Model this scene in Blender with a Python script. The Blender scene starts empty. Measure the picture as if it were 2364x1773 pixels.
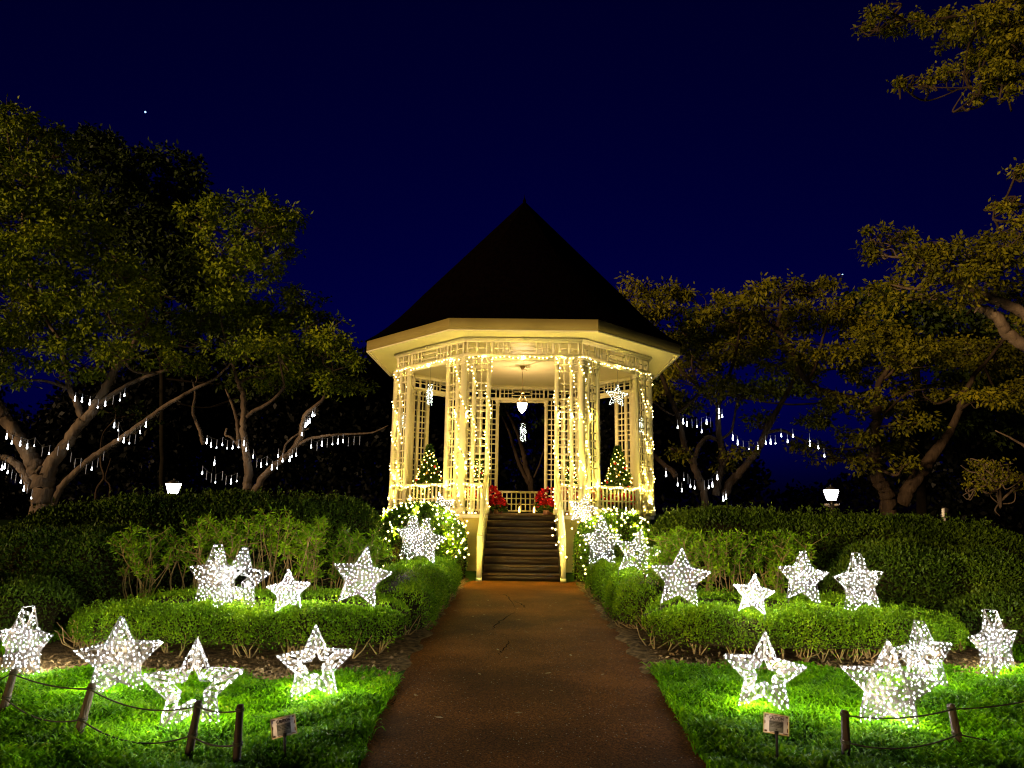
import bpy, math
import numpy as np
from mathutils import Matrix, Vector

# ------------------------------------------------------------------ camera, sky, sun, exposure
S = bpy.context.scene
COL = S.collection
PI = math.pi
FPX, PITCH, ROLL, YAW = 1624.752, 0.17622, 0.01406, -0.01215      # solved from the photograph
EYE = np.array([0.0, 0.0, 1.6])
_c, _s = math.cos(YAW), math.sin(YAW)
_R = np.array([_c, -_s, 0.0]); _H = np.array([_s, _c, 0.0]); _Z = np.array([0, 0, 1.0])
_F = _H*math.cos(PITCH) + _Z*math.sin(PITCH); _U = -_H*math.sin(PITCH) + _Z*math.cos(PITCH)
RIGHT = _R*math.cos(ROLL) + _U*math.sin(ROLL); UP = -_R*math.sin(ROLL) + _U*math.cos(ROLL); FWD = _F
cam_data = bpy.data.cameras.new('camera')
cam = bpy.data.objects.new('camera', cam_data); COL.objects.link(cam)
cam_data.sensor_fit = 'HORIZONTAL'; cam_data.sensor_width = 36.0
cam_data.lens = FPX/2364*36; cam_data.clip_end = 3000; cam_data.clip_start = 0.05
M = Matrix.Identity(4)
for i in range(3):
    M[i][0] = RIGHT[i]; M[i][1] = UP[i]; M[i][2] = -FWD[i]; M[i][3] = EYE[i]
cam.matrix_world = M
S.camera = cam

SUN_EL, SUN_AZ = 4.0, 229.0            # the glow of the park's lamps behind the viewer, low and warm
W = bpy.data.worlds.new('World'); S.world = W; W.use_nodes = True
nt = W.node_tree; nt.nodes.clear()
out = nt.nodes.new('ShaderNodeOutputWorld'); bg = nt.nodes.new('ShaderNodeBackground')
sky = nt.nodes.new('ShaderNodeTexSky'); sky.sky_type = 'NISHITA'; sky.sun_disc = False
sky.sun_elevation = math.radians(-3.0); sky.sun_rotation = 0.0
sky.ozone_density = 6.0; sky.air_density = 1.0; sky.dust_density = 0.2
hs = nt.nodes.new('ShaderNodeMix'); hs.data_type = 'RGBA'; hs.blend_type = 'MULTIPLY'
hs.inputs[0].default_value = 1.0; hs.inputs[7].default_value = (0.05, 0.05, 1.45, 1)
nt.links.new(sky.outputs[0], hs.inputs[6]); nt.links.new(hs.outputs[2], bg.inputs[0])
bg.inputs[1].default_value = 0.15
nt.links.new(bg.outputs[0], out.inputs[0])

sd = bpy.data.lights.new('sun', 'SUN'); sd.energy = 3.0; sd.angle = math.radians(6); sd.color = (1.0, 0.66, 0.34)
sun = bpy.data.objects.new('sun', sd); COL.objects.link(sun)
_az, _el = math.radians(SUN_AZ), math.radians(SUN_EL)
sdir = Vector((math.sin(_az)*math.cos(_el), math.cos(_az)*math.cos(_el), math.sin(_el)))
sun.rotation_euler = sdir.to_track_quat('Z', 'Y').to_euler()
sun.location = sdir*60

S.view_settings.view_transform = 'Standard'; S.view_settings.look = 'None'
S.view_settings.exposure = 0.0; S.view_settings.gamma = 1.0
try: S.view_settings.use_curve_mapping = False
except Exception: pass
cy = S.cycles
cy.use_denoising = True
try: cy.denoiser = 'OPENIMAGEDENOISE'; cy.denoising_prefilter = 'ACCURATE'
except Exception: pass
cy.max_bounces = 5; cy.diffuse_bounces = 3; cy.glossy_bounces = 2; cy.transmission_bounces = 4
cy.transparent_max_bounces = 4; cy.sample_clamp_indirect = 3.0; cy.caustics_reflective = False; cy.caustics_refractive = False
cy.use_light_tree = True; cy.filter_width = 1.15

# ------------------------------------------------------------------ measuring helpers (photo pixel -> point of the place)
def ray(sx, sy): return FWD*FPX + RIGHT*(sx-1182.0) - UP*(sy-886.5)
def at_z(sx, sy, z):
    d = ray(sx, sy); return EYE + d*((z-EYE[2])/d[2])
def at_y(sx, sy, y):
    d = ray(sx, sy); return EYE + d*(y/d[1])
def px_m(sx, sy, y): return y/ray(sx, sy)[1]      # metres per photo pixel at that distance
DK = 1.0687                                # second set of measurements was read off a smaller copy
def dy(x, y, depth): return at_y(x*DK, y*DK, depth)

# ------------------------------------------------------------------ materials
def new_mat(name, base=(0.5, 0.5, 0.5), rough=0.6, spec=0.3, emit=None, estr=0.0, metal=0.0):
    m = bpy.data.materials.new(name); m.use_nodes = True
    b = m.node_tree.nodes['Principled BSDF']
    b.inputs['Base Color'].default_value = (*base, 1); b.inputs['Roughness'].default_value = rough
    b.inputs['Specular IOR Level'].default_value = spec; b.inputs['Metallic'].default_value = metal
    if emit:
        b.inputs['Emission Color'].default_value = (*emit, 1); b.inputs['Emission Strength'].default_value = estr
    return m
def nodes(m): return m.node_tree.nodes, m.node_tree.links, m.node_tree.nodes['Principled BSDF']
def ramp(n, stops):
    r = n.new('ShaderNodeValToRGB'); e = r.color_ramp.elements
    while len(e) < len(stops): e.new(0.5)
    for el, (p, c) in zip(e, stops): el.position = p; el.color = (*c, 1)
    return r
def noise_mat(name, stops, scale=4.0, detail=6.0, rough=0.7, spec=0.2, bump=0.0, bscale=None, stretch=None, metal=0.0):
    m = new_mat(name, rough=rough, spec=spec, metal=metal); n, l, b = nodes(m)
    tc = n.new('ShaderNodeTexCoord'); mp = n.new('ShaderNodeMapping')
    if stretch: mp.inputs['Scale'].default_value = stretch
    l.new(tc.outputs['Object'], mp.inputs[0])
    t = n.new('ShaderNodeTexNoise'); t.inputs['Scale'].default_value = scale; t.inputs['Detail'].default_value = detail
    l.new(mp.outputs[0], t.inputs['Vector'])
    r = ramp(n, stops); l.new(t.outputs[0], r.inputs[0]); l.new(r.outputs[0], b.inputs['Base Color'])
    if bump:
        t2 = n.new('ShaderNodeTexNoise'); t2.inputs['Scale'].default_value = bscale or scale*4; t2.inputs['Detail'].default_value = 8
        l.new(mp.outputs[0], t2.inputs['Vector'])
        bp = n.new('ShaderNodeBump'); bp.inputs['Strength'].default_value = bump; bp.inputs['Distance'].default_value = 0.05
        l.new(t2.outputs[0], bp.inputs['Height']); l.new(bp.outputs[0], b.inputs['Normal'])
    return m
def leaf_mat(name, stops, rough=0.5, spec=0.08, trans=0.0, patch=0.6):
    # every leaf is a mesh island and takes its own shade; whole sprays differ too
    m = new_mat(name, rough=rough, spec=spec); n, l, b = nodes(m)
    g = n.new('ShaderNodeNewGeometry'); tc = n.new('ShaderNodeTexCoord')
    t = n.new('ShaderNodeTexNoise'); t.inputs['Scale'].default_value = patch; t.inputs['Detail'].default_value = 3
    l.new(tc.outputs['Object'], t.inputs['Vector'])
    a = n.new('ShaderNodeMath'); a.operation = 'MULTIPLY_ADD'; a.inputs[1].default_value = 0.5
    l.new(g.outputs['Random Per Island'], a.inputs[0])
    c = n.new('ShaderNodeMath'); c.operation = 'MULTIPLY_ADD'; c.inputs[1].default_value = 1.2; c.inputs[2].default_value = -0.35
    l.new(t.outputs[0], c.inputs[0]); l.new(c.outputs[0], a.inputs[2])
    r = ramp(n, stops); l.new(a.outputs[0], r.inputs[0]); l.new(r.outputs[0], b.inputs['Base Color'])
    if trans:
        tr = n.new('ShaderNodeBsdfTranslucent'); l.new(r.outputs[0], tr.inputs[0])
        mx = n.new('ShaderNodeMixShader'); mx.inputs[0].default_value = trans
        l.new(b.outputs[0], mx.inputs[1]); l.new(tr.outputs[0], mx.inputs[2])
        l.new(mx.outputs[0], n['Material Output'].inputs[0])
    return m

MAT = {}
MAT['paint'] = noise_mat('cream_paint', [(0.3, (0.74, 0.67, 0.36)), (0.7, (0.82, 0.75, 0.44))], 1.5, 4, 0.5, 0.3)
MAT['paint_wall'] = noise_mat('yellow_wall_paint', [(0.3, (0.68, 0.54, 0.1)), (0.7, (0.76, 0.62, 0.14))], 2.5, 6, 0.6, 0.2)
MAT['fascia'] = noise_mat('weathered_fascia_paint', [(0.25, (0.10, 0.065, 0.02)), (0.36, (0.23, 0.175, 0.042)), (0.7, (0.29, 0.225, 0.058))], 1.1, 9, 0.6, 0.2)
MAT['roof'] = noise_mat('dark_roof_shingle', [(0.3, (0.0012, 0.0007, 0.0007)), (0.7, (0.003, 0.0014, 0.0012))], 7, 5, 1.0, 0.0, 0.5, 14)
MAT['step'] = noise_mat('dark_timber_step', [(0.3, (0.012, 0.005, 0.002)), (0.7, (0.028, 0.012, 0.006))], 3, 8, 0.5, 0.35, 0.2, 20, (0.4, 6, 6))
MAT['nosing'] = noise_mat('worn_step_nosing', [(0.3, (0.06, 0.03, 0.012)), (0.7, (0.14, 0.075, 0.03))], 6, 6, 0.5, 0.3)
MAT['floor'] = noise_mat('floor_board', [(0.3, (0.2, 0.13, 0.07)), (0.7, (0.3, 0.2, 0.11))], 4, 5)
MAT['metal_dark'] = new_mat('dark_metal', (0.03, 0.026, 0.022), 0.4, 0.5)
MAT['brass'] = new_mat('aged_brass', (0.35, 0.22, 0.08), 0.4, 0.5, metal=0.8)
MAT['bulb'] = new_mat('warm_bulb', (0.9, 0.8, 0.5), 0.3, 0.3, (1.0, 0.78, 0.3), 12.0)
MAT['bulb_frieze'] = new_mat('frieze_bulb', (0.9, 0.8, 0.5), 0.3, 0.3, (1.0, 0.78, 0.3), 12.0)
MAT['bulb_hedge'] = new_mat('hedge_bulb', (0.9, 0.8, 0.5), 0.3, 0.3, (1.0, 0.78, 0.3), 14.0)
MAT['bulb_tree'] = new_mat('tree_bulb', (0.9, 0.8, 0.5), 0.3, 0.3, (1.0, 0.66, 0.14), 15.0)
MAT['led'] = new_mat('cool_led', (0.9, 0.9, 0.9), 0.3, 0.3, (0.95, 0.96, 1.0), 11.0)
MAT['led_small'] = new_mat('hanging_star_led', (0.9, 0.9, 0.9), 0.3, 0.3, (0.85, 1.0, 0.86), 8.0)
MAT['wire'] = new_mat('led_wire', (0.045, 0.032, 0.018), 0.4, 0.5)
MAT['frame_white'] = new_mat('white_wire_frame', (0.06, 0.055, 0.048), 0.4, 0.5)
MAT['cable'] = new_mat('dark_cable', (0.02, 0.02, 0.015), 0.6, 0.2)
MAT['tube_dim'] = new_mat('light_tube', (0.5, 0.5, 0.52), 0.3, 0.5, (0.8, 0.85, 1.0), 0.1)
MAT['tube_lit'] = new_mat('light_drop', (0.9, 0.9, 0.9), 0.3, 0.3, (0.9, 0.96, 1.0), 16.0)
MAT['lamp_glass'] = new_mat('pendant_glass', (0.9, 0.85, 0.75), 0.3, 0.3, (1.0, 0.8, 0.5), 9.0)
MAT['lantern_glass'] = new_mat('lantern_glass', (0.9, 0.9, 0.9), 0.3, 0.3, (0.92, 0.86, 1.0), 45.0)
MAT['post_wood'] = noise_mat('weathered_post', [(0.3, (0.025, 0.019, 0.01)), (0.7, (0.075, 0.058, 0.03))], 5, 8, 0.8, 0.15, 0.6, 18, (3, 3, 0.5))
MAT['post_dark'] = noise_mat('dark_post', [(0.3, (0.012, 0.008, 0.005)), (0.7, (0.03, 0.02, 0.01))], 5, 8, 0.8, 0.15, 0.4, 18, (3, 3, 0.5))
MAT['rope'] = noise_mat('old_rope', [(0.3, (0.02, 0.02, 0.012)), (0.7, (0.05, 0.05, 0.028))], 40, 3, 0.9, 0.1)
MAT['sign_white'] = noise_mat('sign_board', [(0.3, (0.68, 0.66, 0.7)), (0.7, (0.76, 0.74, 0.78))], 12, 3, 0.5, 0.3)
MAT['sign_edge'] = new_mat('sign_yellow_edge', (0.55, 0.46, 0.2), 0.6, 0.2)
MAT['sign_grey'] = noise_mat('sign_panel', [(0.3, (0.13, 0.14, 0.14)), (0.7, (0.2, 0.21, 0.2))], 30, 3)
MAT['ink'] = new_mat('black_ink', (0.008, 0.008, 0.008), 0.5, 0.2)
MAT['crack'] = new_mat('dark_crack', (0.006, 0.003, 0.001), 1.0, 0.0)  # plain near-black of the cracks in the path
MAT['red_brown'] = new_mat('hazard_dash', (0.1, 0.03, 0.015), 0.6, 0.2)
MAT['bark_pale'] = noise_mat('pale_bark', [(0.3, (0.05, 0.036, 0.025)), (0.55, (0.14, 0.1, 0.065)), (0.75, (0.22, 0.165, 0.11))], 1.6, 9, 0.85, 0.1, 0.9, 5, (1.5, 1.5, 0.35))
MAT['bark_dark'] = noise_mat('brown_bark', [(0.3, (0.02, 0.013, 0.008)), (0.7, (0.075, 0.05, 0.03))], 2.2, 9, 0.85, 0.1, 0.8, 7, (1.5, 1.5, 0.4))
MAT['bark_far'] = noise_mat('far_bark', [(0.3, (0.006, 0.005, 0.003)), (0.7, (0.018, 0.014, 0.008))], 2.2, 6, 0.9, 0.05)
MAT['stem'] = noise_mat('shrub_stem', [(0.3, (0.14, 0.10, 0.035)), (0.7, (0.3, 0.21, 0.08))], 8, 4, 0.8, 0.1)
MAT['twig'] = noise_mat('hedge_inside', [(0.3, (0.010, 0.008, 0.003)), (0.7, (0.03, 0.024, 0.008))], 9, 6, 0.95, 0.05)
MAT['leaf_olive'] = leaf_mat('olive_tree_leaf', [(0.1, (0.026, 0.045, 0.002)), (0.45, (0.115, 0.165, 0.004)), (0.75, (0.22, 0.265, 0.006)), (1.0, (0.34, 0.36, 0.008))], patch=0.35)
MAT['leaf_brown'] = leaf_mat('yellow_brown_tree_leaf', [(0.1, (0.025, 0.026, 0.002)), (0.45, (0.095, 0.096, 0.004)), (0.75, (0.165, 0.15, 0.006)), (1.0, (0.25, 0.2, 0.008))], patch=0.35)
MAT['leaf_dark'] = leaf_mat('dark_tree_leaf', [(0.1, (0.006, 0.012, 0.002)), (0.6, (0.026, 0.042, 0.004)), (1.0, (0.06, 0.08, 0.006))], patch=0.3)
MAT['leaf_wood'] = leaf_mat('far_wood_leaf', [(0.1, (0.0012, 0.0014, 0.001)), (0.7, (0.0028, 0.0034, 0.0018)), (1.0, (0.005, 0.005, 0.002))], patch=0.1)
MAT['leaf_hedge'] = leaf_mat('clipped_hedge_leaf', [(0.1, (0.018, 0.05, 0.003)), (0.55, (0.055, 0.13, 0.005)), (1.0, (0.13, 0.24, 0.01))], patch=2.0, trans=0.2)
MAT['leaf_low'] = leaf_mat('low_hedge_leaf', [(0.1, (0.03, 0.07, 0.002)), (0.55, (0.1, 0.21, 0.003)), (1.0, (0.22, 0.34, 0.006))], patch=2.5, trans=0.2)
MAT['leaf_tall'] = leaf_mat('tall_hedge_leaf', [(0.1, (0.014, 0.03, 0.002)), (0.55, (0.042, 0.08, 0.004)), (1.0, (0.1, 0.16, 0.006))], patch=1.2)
MAT['leaf_shrub'] = leaf_mat('shrub_leaf', [(0.1, (0.05, 0.11, 0.003)), (0.55, (0.14, 0.28, 0.004)), (1.0, (0.28, 0.44, 0.01))], patch=1.5, trans=0.25)
MAT['grass'] = leaf_mat('grass_blade', [(0.05, (0.012, 0.045, 0.001)), (0.5, (0.085, 0.25, 0.001)), (0.9, (0.18, 0.40, 0.002)), (1.0, (0.26, 0.34, 0.015))], rough=0.6, spec=0.015, patch=3.0, trans=0.3)
MAT['lawn'] = noise_mat('lawn_soil', [(0.3, (0.012, 0.028, 0.002)), (0.6, (0.03, 0.085, 0.002)), (0.8, (0.05, 0.12, 0.003))], 5, 9, 0.95, 0.05, 0.6, 30)
MAT['mulch'] = noise_mat('leaf_mulch', [(0.3, (0.03, 0.02, 0.008)), (0.5, (0.09, 0.058, 0.022)), (0.75, (0.2, 0.13, 0.055))], 14, 10, 0.95, 0.05, 1.0, 40)
MAT['dry_leaf'] = leaf_mat('dry_leaf', [(0.1, (0.07, 0.045, 0.02)), (0.6, (0.2, 0.13, 0.05)), (1.0, (0.42, 0.32, 0.16))], patch=3.0)
MAT['fir'] = leaf_mat('fir_needle', [(0.1, (0.02, 0.05, 0.006)), (0.6, (0.05, 0.11, 0.012)), (1.0, (0.12, 0.17, 0.02))], patch=4)
MAT['bract'] = leaf_mat('red_bract', [(0.1, (0.28, 0.006, 0.01)), (0.6, (0.5, 0.012, 0.016)), (1.0, (0.66, 0.03, 0.025))], patch=6)
MAT['ornament_red'] = new_mat('red_bauble', (0.55, 0.02, 0.02), 0.15, 0.6)
MAT['ornament_gold'] = new_mat('gold_bauble', (0.8, 0.5, 0.1), 0.2, 0.6, metal=0.6)
MAT['clay'] = noise_mat('clay_pot', [(0.3, (0.3, 0.13, 0.06)), (0.7, (0.42, 0.2, 0.1))], 8, 5)
MAT['stone'] = noise_mat('pale_stone', [(0.3, (0.3, 0.27, 0.24)), (0.7, (0.5, 0.46, 0.42))], 6, 5)
MAT['white'] = new_mat('white_plastic', (0.8, 0.78, 0.74), 0.5, 0.3)
MAT['star_point'] = new_mat('night_star_glow', (0, 0, 0), 0.5, 0.0, (0.35, 0.62, 1.0), 2.5)

# asphalt: reddish brown, mottled, with pale chips
m = new_mat('asphalt_path', rough=0.9, spec=0.02); n, l, b = nodes(m)
tc = n.new('ShaderNodeTexCoord')
t1 = n.new('ShaderNodeTexNoise'); t1.inputs['Scale'].default_value = 0.8; t1.inputs['Detail'].default_value = 9
t2 = n.new('ShaderNodeTexNoise'); t2.inputs['Scale'].default_value = 90; t2.inputs['Detail'].default_value = 4
v = n.new('ShaderNodeTexVoronoi'); v.inputs['Scale'].default_value = 55
for t in (t1, t2, v): l.new(tc.outputs['Object'], t.inputs['Vector'])
r1 = ramp(n, [(0.3, (0.038, 0.0135, 0.0018)), (0.52, (0.088, 0.032, 0.0044)), (0.7, (0.135, 0.05, 0.008))]); l.new(t1.outputs[0], r1.inputs[0])
r2 = ramp(n, [(0.36, (0.4, 0.4, 0.4)), (0.5, (0.9, 0.9, 0.9)), (0.64, (1.6, 1.55, 1.5))]); l.new(t2.outputs[0], r2.inputs[0])
mu = n.new('ShaderNodeMix'); mu.data_type = 'RGBA'; mu.blend_type = 'MULTIPLY'; mu.inputs[0].default_value = 1
l.new(r1.outputs[0], mu.inputs[6]); l.new(r2.outputs[0], mu.inputs[7])
r3 = ramp(n, [(0.18, (1, 1, 1)), (0.28, (0, 0, 0))]); l.new(v.outputs['Distance'], r3.inputs[0])
gt = n.new('ShaderNodeMath'); gt.operation = 'GREATER_THAN'; gt.inputs[1].default_value = 0.93
sp = n.new('ShaderNodeSeparateColor'); l.new(v.outputs['Color'], sp.inputs[0]); l.new(sp.outputs[0], gt.inputs[0])
ml = n.new('ShaderNodeMath'); ml.operation = 'MULTIPLY'; l.new(r3.outputs[0], ml.inputs[0]); l.new(gt.outputs[0], ml.inputs[1])
mc = n.new('ShaderNodeMix'); mc.data_type = 'RGBA'; l.new(ml.outputs[0], mc.inputs[0])
l.new(mu.outputs[2], mc.inputs[6]); mc.inputs[7].default_value = (0.3, 0.26, 0.22, 1)
l.new(mc.outputs[2], b.inputs['Base Color'])
bp = n.new('ShaderNodeBump'); bp.inputs['Strength'].default_value = 0.55; bp.inputs['Distance'].default_value = 0.01
l.new(t2.outputs[0], bp.inputs['Height']); l.new(bp.outputs[0], b.inputs['Normal'])
MAT['asphalt'] = m

# ------------------------------------------------------------------ mesh helpers
RNG = np.random.RandomState(7)
class MB:
    """collects vertices and faces, then links them as ONE mesh object"""
    def __init__(s): s.v = []; s.q = []; s.t = []; s.n = 0; s.qm = []; s.tm = []; s.p = []
    def add(s, V, Q=None, T=None, mi=0):
        V = np.asarray(V, float).reshape(-1, 3); s.v.append(V)
        if Q is not None and len(Q): s.q.append(np.asarray(Q, int).reshape(-1, 4)+s.n); s.qm.append(np.full(len(Q), mi))
        if T is not None and len(T): s.t.append(np.asarray(T, int).reshape(-1, 3)+s.n); s.tm.append(np.full(len(T), mi))
        s.n += len(V)
    def poly(s, pts, mi=0):
        s.v.append(np.asarray(pts, float)); s.p.append(([s.n+i for i in range(len(pts))], mi)); s.n += len(pts)
    def hexa(s, P, mi=0):          # 8 corners: bottom 4 then top 4
        s.add(P, [[3, 2, 1, 0], [4, 5, 6, 7], [0, 1, 5, 4], [1, 2, 6, 5], [2, 3, 7, 6], [3, 0, 4, 7]], mi=mi)
    def box(s, x0, x1, y0, y1, z0, z1, mi=0, xf=None):
        P = np.array([[x0, y0, z0], [x1, y0, z0], [x1, y1, z0], [x0, y1, z0], [x0, y0, z1], [x1, y0, z1], [x1, y1, z1], [x0, y1, z1]], float)
        s.hexa(P if xf is None else xf(P), mi)
    def tube(s, pts, rad, sides=6, mi=0, cap=True, xf=None):
        P = np.asarray(pts, float); n = len(P)
        R = np.full(n, rad) if np.isscalar(rad) else np.asarray(rad, float)
        T = np.gradient(P, axis=0); T /= np.linalg.norm(T, axis=1)[:, None]+1e-12
        a = np.array([0, 0, 1.0]) if abs(T[0][2]) < 0.9 else np.array([1.0, 0, 0])
        u = np.cross(T[0], a); u /= np.linalg.norm(u); rings = []
        ang = np.linspace(0, 2*PI, sides, endpoint=False)
        for i in range(n):
            u = u - T[i]*np.dot(u, T[i]); u /= np.linalg.norm(u)+1e-12; w = np.cross(T[i], u)
            rings.append(P[i] + R[i]*(np.cos(ang)[:, None]*u + np.sin(ang)[:, None]*w))
        V = np.vstack(rings); i = np.arange(n-1)[:, None]*sides; j = np.arange(sides)[None]
        k = (j+1) % sides
        Q = np.stack([i+j, i+k, i+k+sides, i+j+sides], -1).reshape(-1, 4)
        if xf is not None: V = xf(V)
        s.add(V, Q, mi=mi)
        if cap and sides > 2:
            s.p.append(([s.n-len(V)+q for q in range(sides)][::-1], mi)); s.p.append(([s.n-sides+q for q in range(sides)], mi))
    def lathe(s, c, prof, sides=16, mi=0):
        c = np.asarray(c, float); n = len(prof); ang = np.linspace(0, 2*PI, sides, endpoint=False)
        V = np.vstack([np.stack([c[0]+r*np.cos(ang), c[1]+r*np.sin(ang), np.full(sides, c[2]+z)], 1) for r, z in prof])
        i = np.arange(n-1)[:, None]*sides; j = np.arange(sides)[None]; k = (j+1) % sides
        s.add(V, np.stack([i+j, i+k, i+k+sides, i+j+sides], -1).reshape(-1, 4), mi=mi)
    def octas(s, C, r, mi=0, stretch=1.0):
        C = np.asarray(C, float).reshape(-1, 3); n = len(C)
        if not n: return
        r = np.broadcast_to(np.asarray(r, float), (n,))
        D = np.array([[1, 0, 0], [-1, 0, 0], [0, 1, 0], [0, -1, 0], [0, 0, stretch], [0, 0, -stretch]], float)
        V = (C[:, None] + D[None]*r[:, None, None]).reshape(-1, 3)
        T = np.array([[0, 2, 4], [2, 1, 4], [1, 3, 4], [3, 0, 4], [2, 0, 5], [1, 2, 5], [3, 1, 5], [0, 3, 5]])
        s.add(V, None, (T[None]+np.arange(n)[:, None, None]*6).reshape(-1, 3), mi)
    def leaves(s, P, Dr, L, Wd, rng, mi=0, fold=0.0):
        P = np.asarray(P, float); n = len(P)
        if not n: return
        Dr = Dr/(np.linalg.norm(Dr, axis=1)[:, None]+1e-9)
        sd = np.cross(Dr, rng.normal(size=(n, 3))); sd /= np.linalg.norm(sd, axis=1)[:, None]+1e-9
        L = np.broadcast_to(L, (n,))[:, None]; Wd = np.broadcast_to(Wd, (n,))[:, None]
        nm = np.cross(Dr, sd)
        V = np.stack([P, P+Dr*L*0.45+sd*Wd*0.5, P+Dr*L+nm*L*fold, P+Dr*L*0.45-sd*Wd*0.5], 1).reshape(-1, 3)
        s.add(V, np.arange(4*n).reshape(-1, 4), mi=mi)
    def build(s, name, mats, parent=None, smooth=False):
        me = bpy.data.meshes.new(name)
        V = np.vstack(s.v) if s.v else np.zeros((0, 3))
        Q = np.vstack(s.q) if s.q else np.zeros((0, 4), int); T = np.vstack(s.t) if s.t else np.zeros((0, 3), int)
        mi = np.concatenate([np.concatenate(s.qm) if s.qm else np.zeros(0, int), np.concatenate(s.tm) if s.tm else np.zeros(0, int), np.array([m for _, m in s.p], int)])
        loops = np.concatenate([Q.ravel(), T.ravel(), np.array([i for p, _ in s.p for i in p], int)]).astype(np.int32)
        tot = np.concatenate([np.full(len(Q), 4), np.full(len(T), 3), np.array([len(p) for p, _ in s.p], int)]).astype(np.int32)
        st = np.concatenate([[0], np.cumsum(tot)[:-1]]).astype(np.int32) if len(tot) else np.zeros(0, np.int32)
        off = np.zeros(3)
        me.vertices.add(len(V)); me.vertices.foreach_set('co', V.astype(np.float32).ravel())
        me.loops.add(len(loops)); me.loops.foreach_set('vertex_index', loops)
        me.polygons.add(len(tot)); me.polygons.foreach_set('loop_start', st); me.polygons.foreach_set('loop_total', tot)
        me.polygons.foreach_set('material_index', mi.astype(np.int32))
        if smooth: me.polygons.foreach_set('use_smooth', np.ones(len(tot), bool))
        me.update(calc_edges=True); me.validate()
        for m in (mats if isinstance(mats, (list, tuple)) else [mats]): me.materials.append(MAT[m] if isinstance(m, str) else m)
        o = bpy.data.objects.new(name, me); COL.objects.link(o)
        if parent is not None:
            o.parent = parent
            o.matrix_parent_inverse = parent.matrix_basis.inverted()
        return o
def thing(name, label, cat, loc=(0, 0, 0), group=None, rotz=0.0):
    o = bpy.data.objects.new(name, None); COL.objects.link(o); o.location = loc; o.rotation_euler = (0, 0, rotz)
    o.empty_display_size = 0.2
    return tag(o, label, cat, group)
def tag(o, label, cat, group=None, kind=None):
    o['label'] = label; o['category'] = cat
    if group: o['group'] = group
    if kind: o['kind'] = kind
    return o
def struct(o): o['kind'] = 'structure'; return o
def unit(v): v = np.asarray(v, float); return v/np.linalg.norm(v)
def curve(pts, n=8):
    """smooth polyline through the points (Catmull-Rom)"""
    P = np.asarray(pts, float)
    if len(P) < 3:
        t = np.linspace(0, 1, n)[:, None]; return P[0]*(1-t)+P[-1]*t
    Q = np.vstack([2*P[0]-P[1], P, 2*P[-1]-P[-2]]); o = []
    for i in range(1, len(Q)-2):
        t = np.linspace(0, 1, n, endpoint=False)[:, None]
        o.append(0.5*((2*Q[i])+(-Q[i-1]+Q[i+1])*t+(2*Q[i-1]-5*Q[i]+4*Q[i+1]-Q[i+2])*t**2+(-Q[i-1]+3*Q[i]-3*Q[i+1]+Q[i+2])*t**3))
    return np.vstack(o+[P[-1:]])
def sag(a, b, drop, n=14):
    a = np.asarray(a, float); b = np.asarray(b, float); t = np.linspace(0, 1, n)[:, None]
    P = a*(1-t)+b*t; P[:, 2] -= (4*drop*t*(1-t))[:, 0]; return P

# ------------------------------------------------------------------ ground, path, beds, sky light
GX, GY = 0.066, 22.82
mb = MB(); mb.poly([(-400, -100, 0), (400, -100, 0), (400, 500, 0), (-400, 500, 0)])
struct(mb.build('lawn', 'lawn'))
def edge_l(y): return -1.0-0.05*min(max(y-4.7, -1), 3.3)+0.018*math.sin(y*1.9)+0.012*math.sin(y*5.1+1)
def edge_r(y): return 1.24+0.035*min(max(y-4.8, -1), 3.5)-0.008*max(y-8.3, 0)+0.018*math.sin(y*1.7+2)+0.012*math.sin(y*4.7)
mb = MB()
ys = np.concatenate([np.linspace(-6, 15.6, 90), [16.0, 16.45]])
L_ = np.array([[edge_l(y), y, 0.006] for y in ys]); R_ = np.array([[edge_r(y), y, 0.006] for y in ys])
L_[-2:, 0] = [-1.12, -1.0]
V = np.vstack([L_, R_]); k = len(ys)
mb.add(V, [[i, k+i, k+i+1, i+1] for i in range(k-1)])
# cracks in the asphalt
def crack(pts, w):
    P = np.array([at_z(x, y, 0.010) for x, y in pts]); P = curve(P, 5)
    P[:, 0] += RNG.normal(0, 0.012, len(P)); T = np.gradient(P, axis=0); N = np.stack([-T[:, 1], T[:, 0], 0*T[:, 0]], 1); N /= np.linalg.norm(N, axis=1)[:, None]
    ww = w*np.abs(np.sin(np.linspace(0.1, PI-0.1, len(P))))[:, None]*(0.6+0.6*RNG.rand(len(P), 1))
    A = P+N*ww; B = P-N*ww; n_ = len(P)
    mb.add(np.vstack([A, B]), [[i, n_+i, n_+i+1, i+1] for i in range(n_-1)], mi=1)
crack([(1150, 1370), (1168, 1374), (1176, 1382), (1193, 1407)], 0.010)
crack([(1185, 1386), (1210, 1398), (1211, 1404)], 0.012)
crack([(1191, 1410), (1170, 1424), (1146, 1441), (1136, 1454)], 0.012)
crack([(1174, 1476), (1170, 1490), (1156, 1504), (1151, 1514)], 0.009)
crack([(920, 1608), (906, 1624), (897, 1632)], 0.006)
struct(mb.build('path', ['asphalt', 'crack']))
mb = MB()
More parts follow.
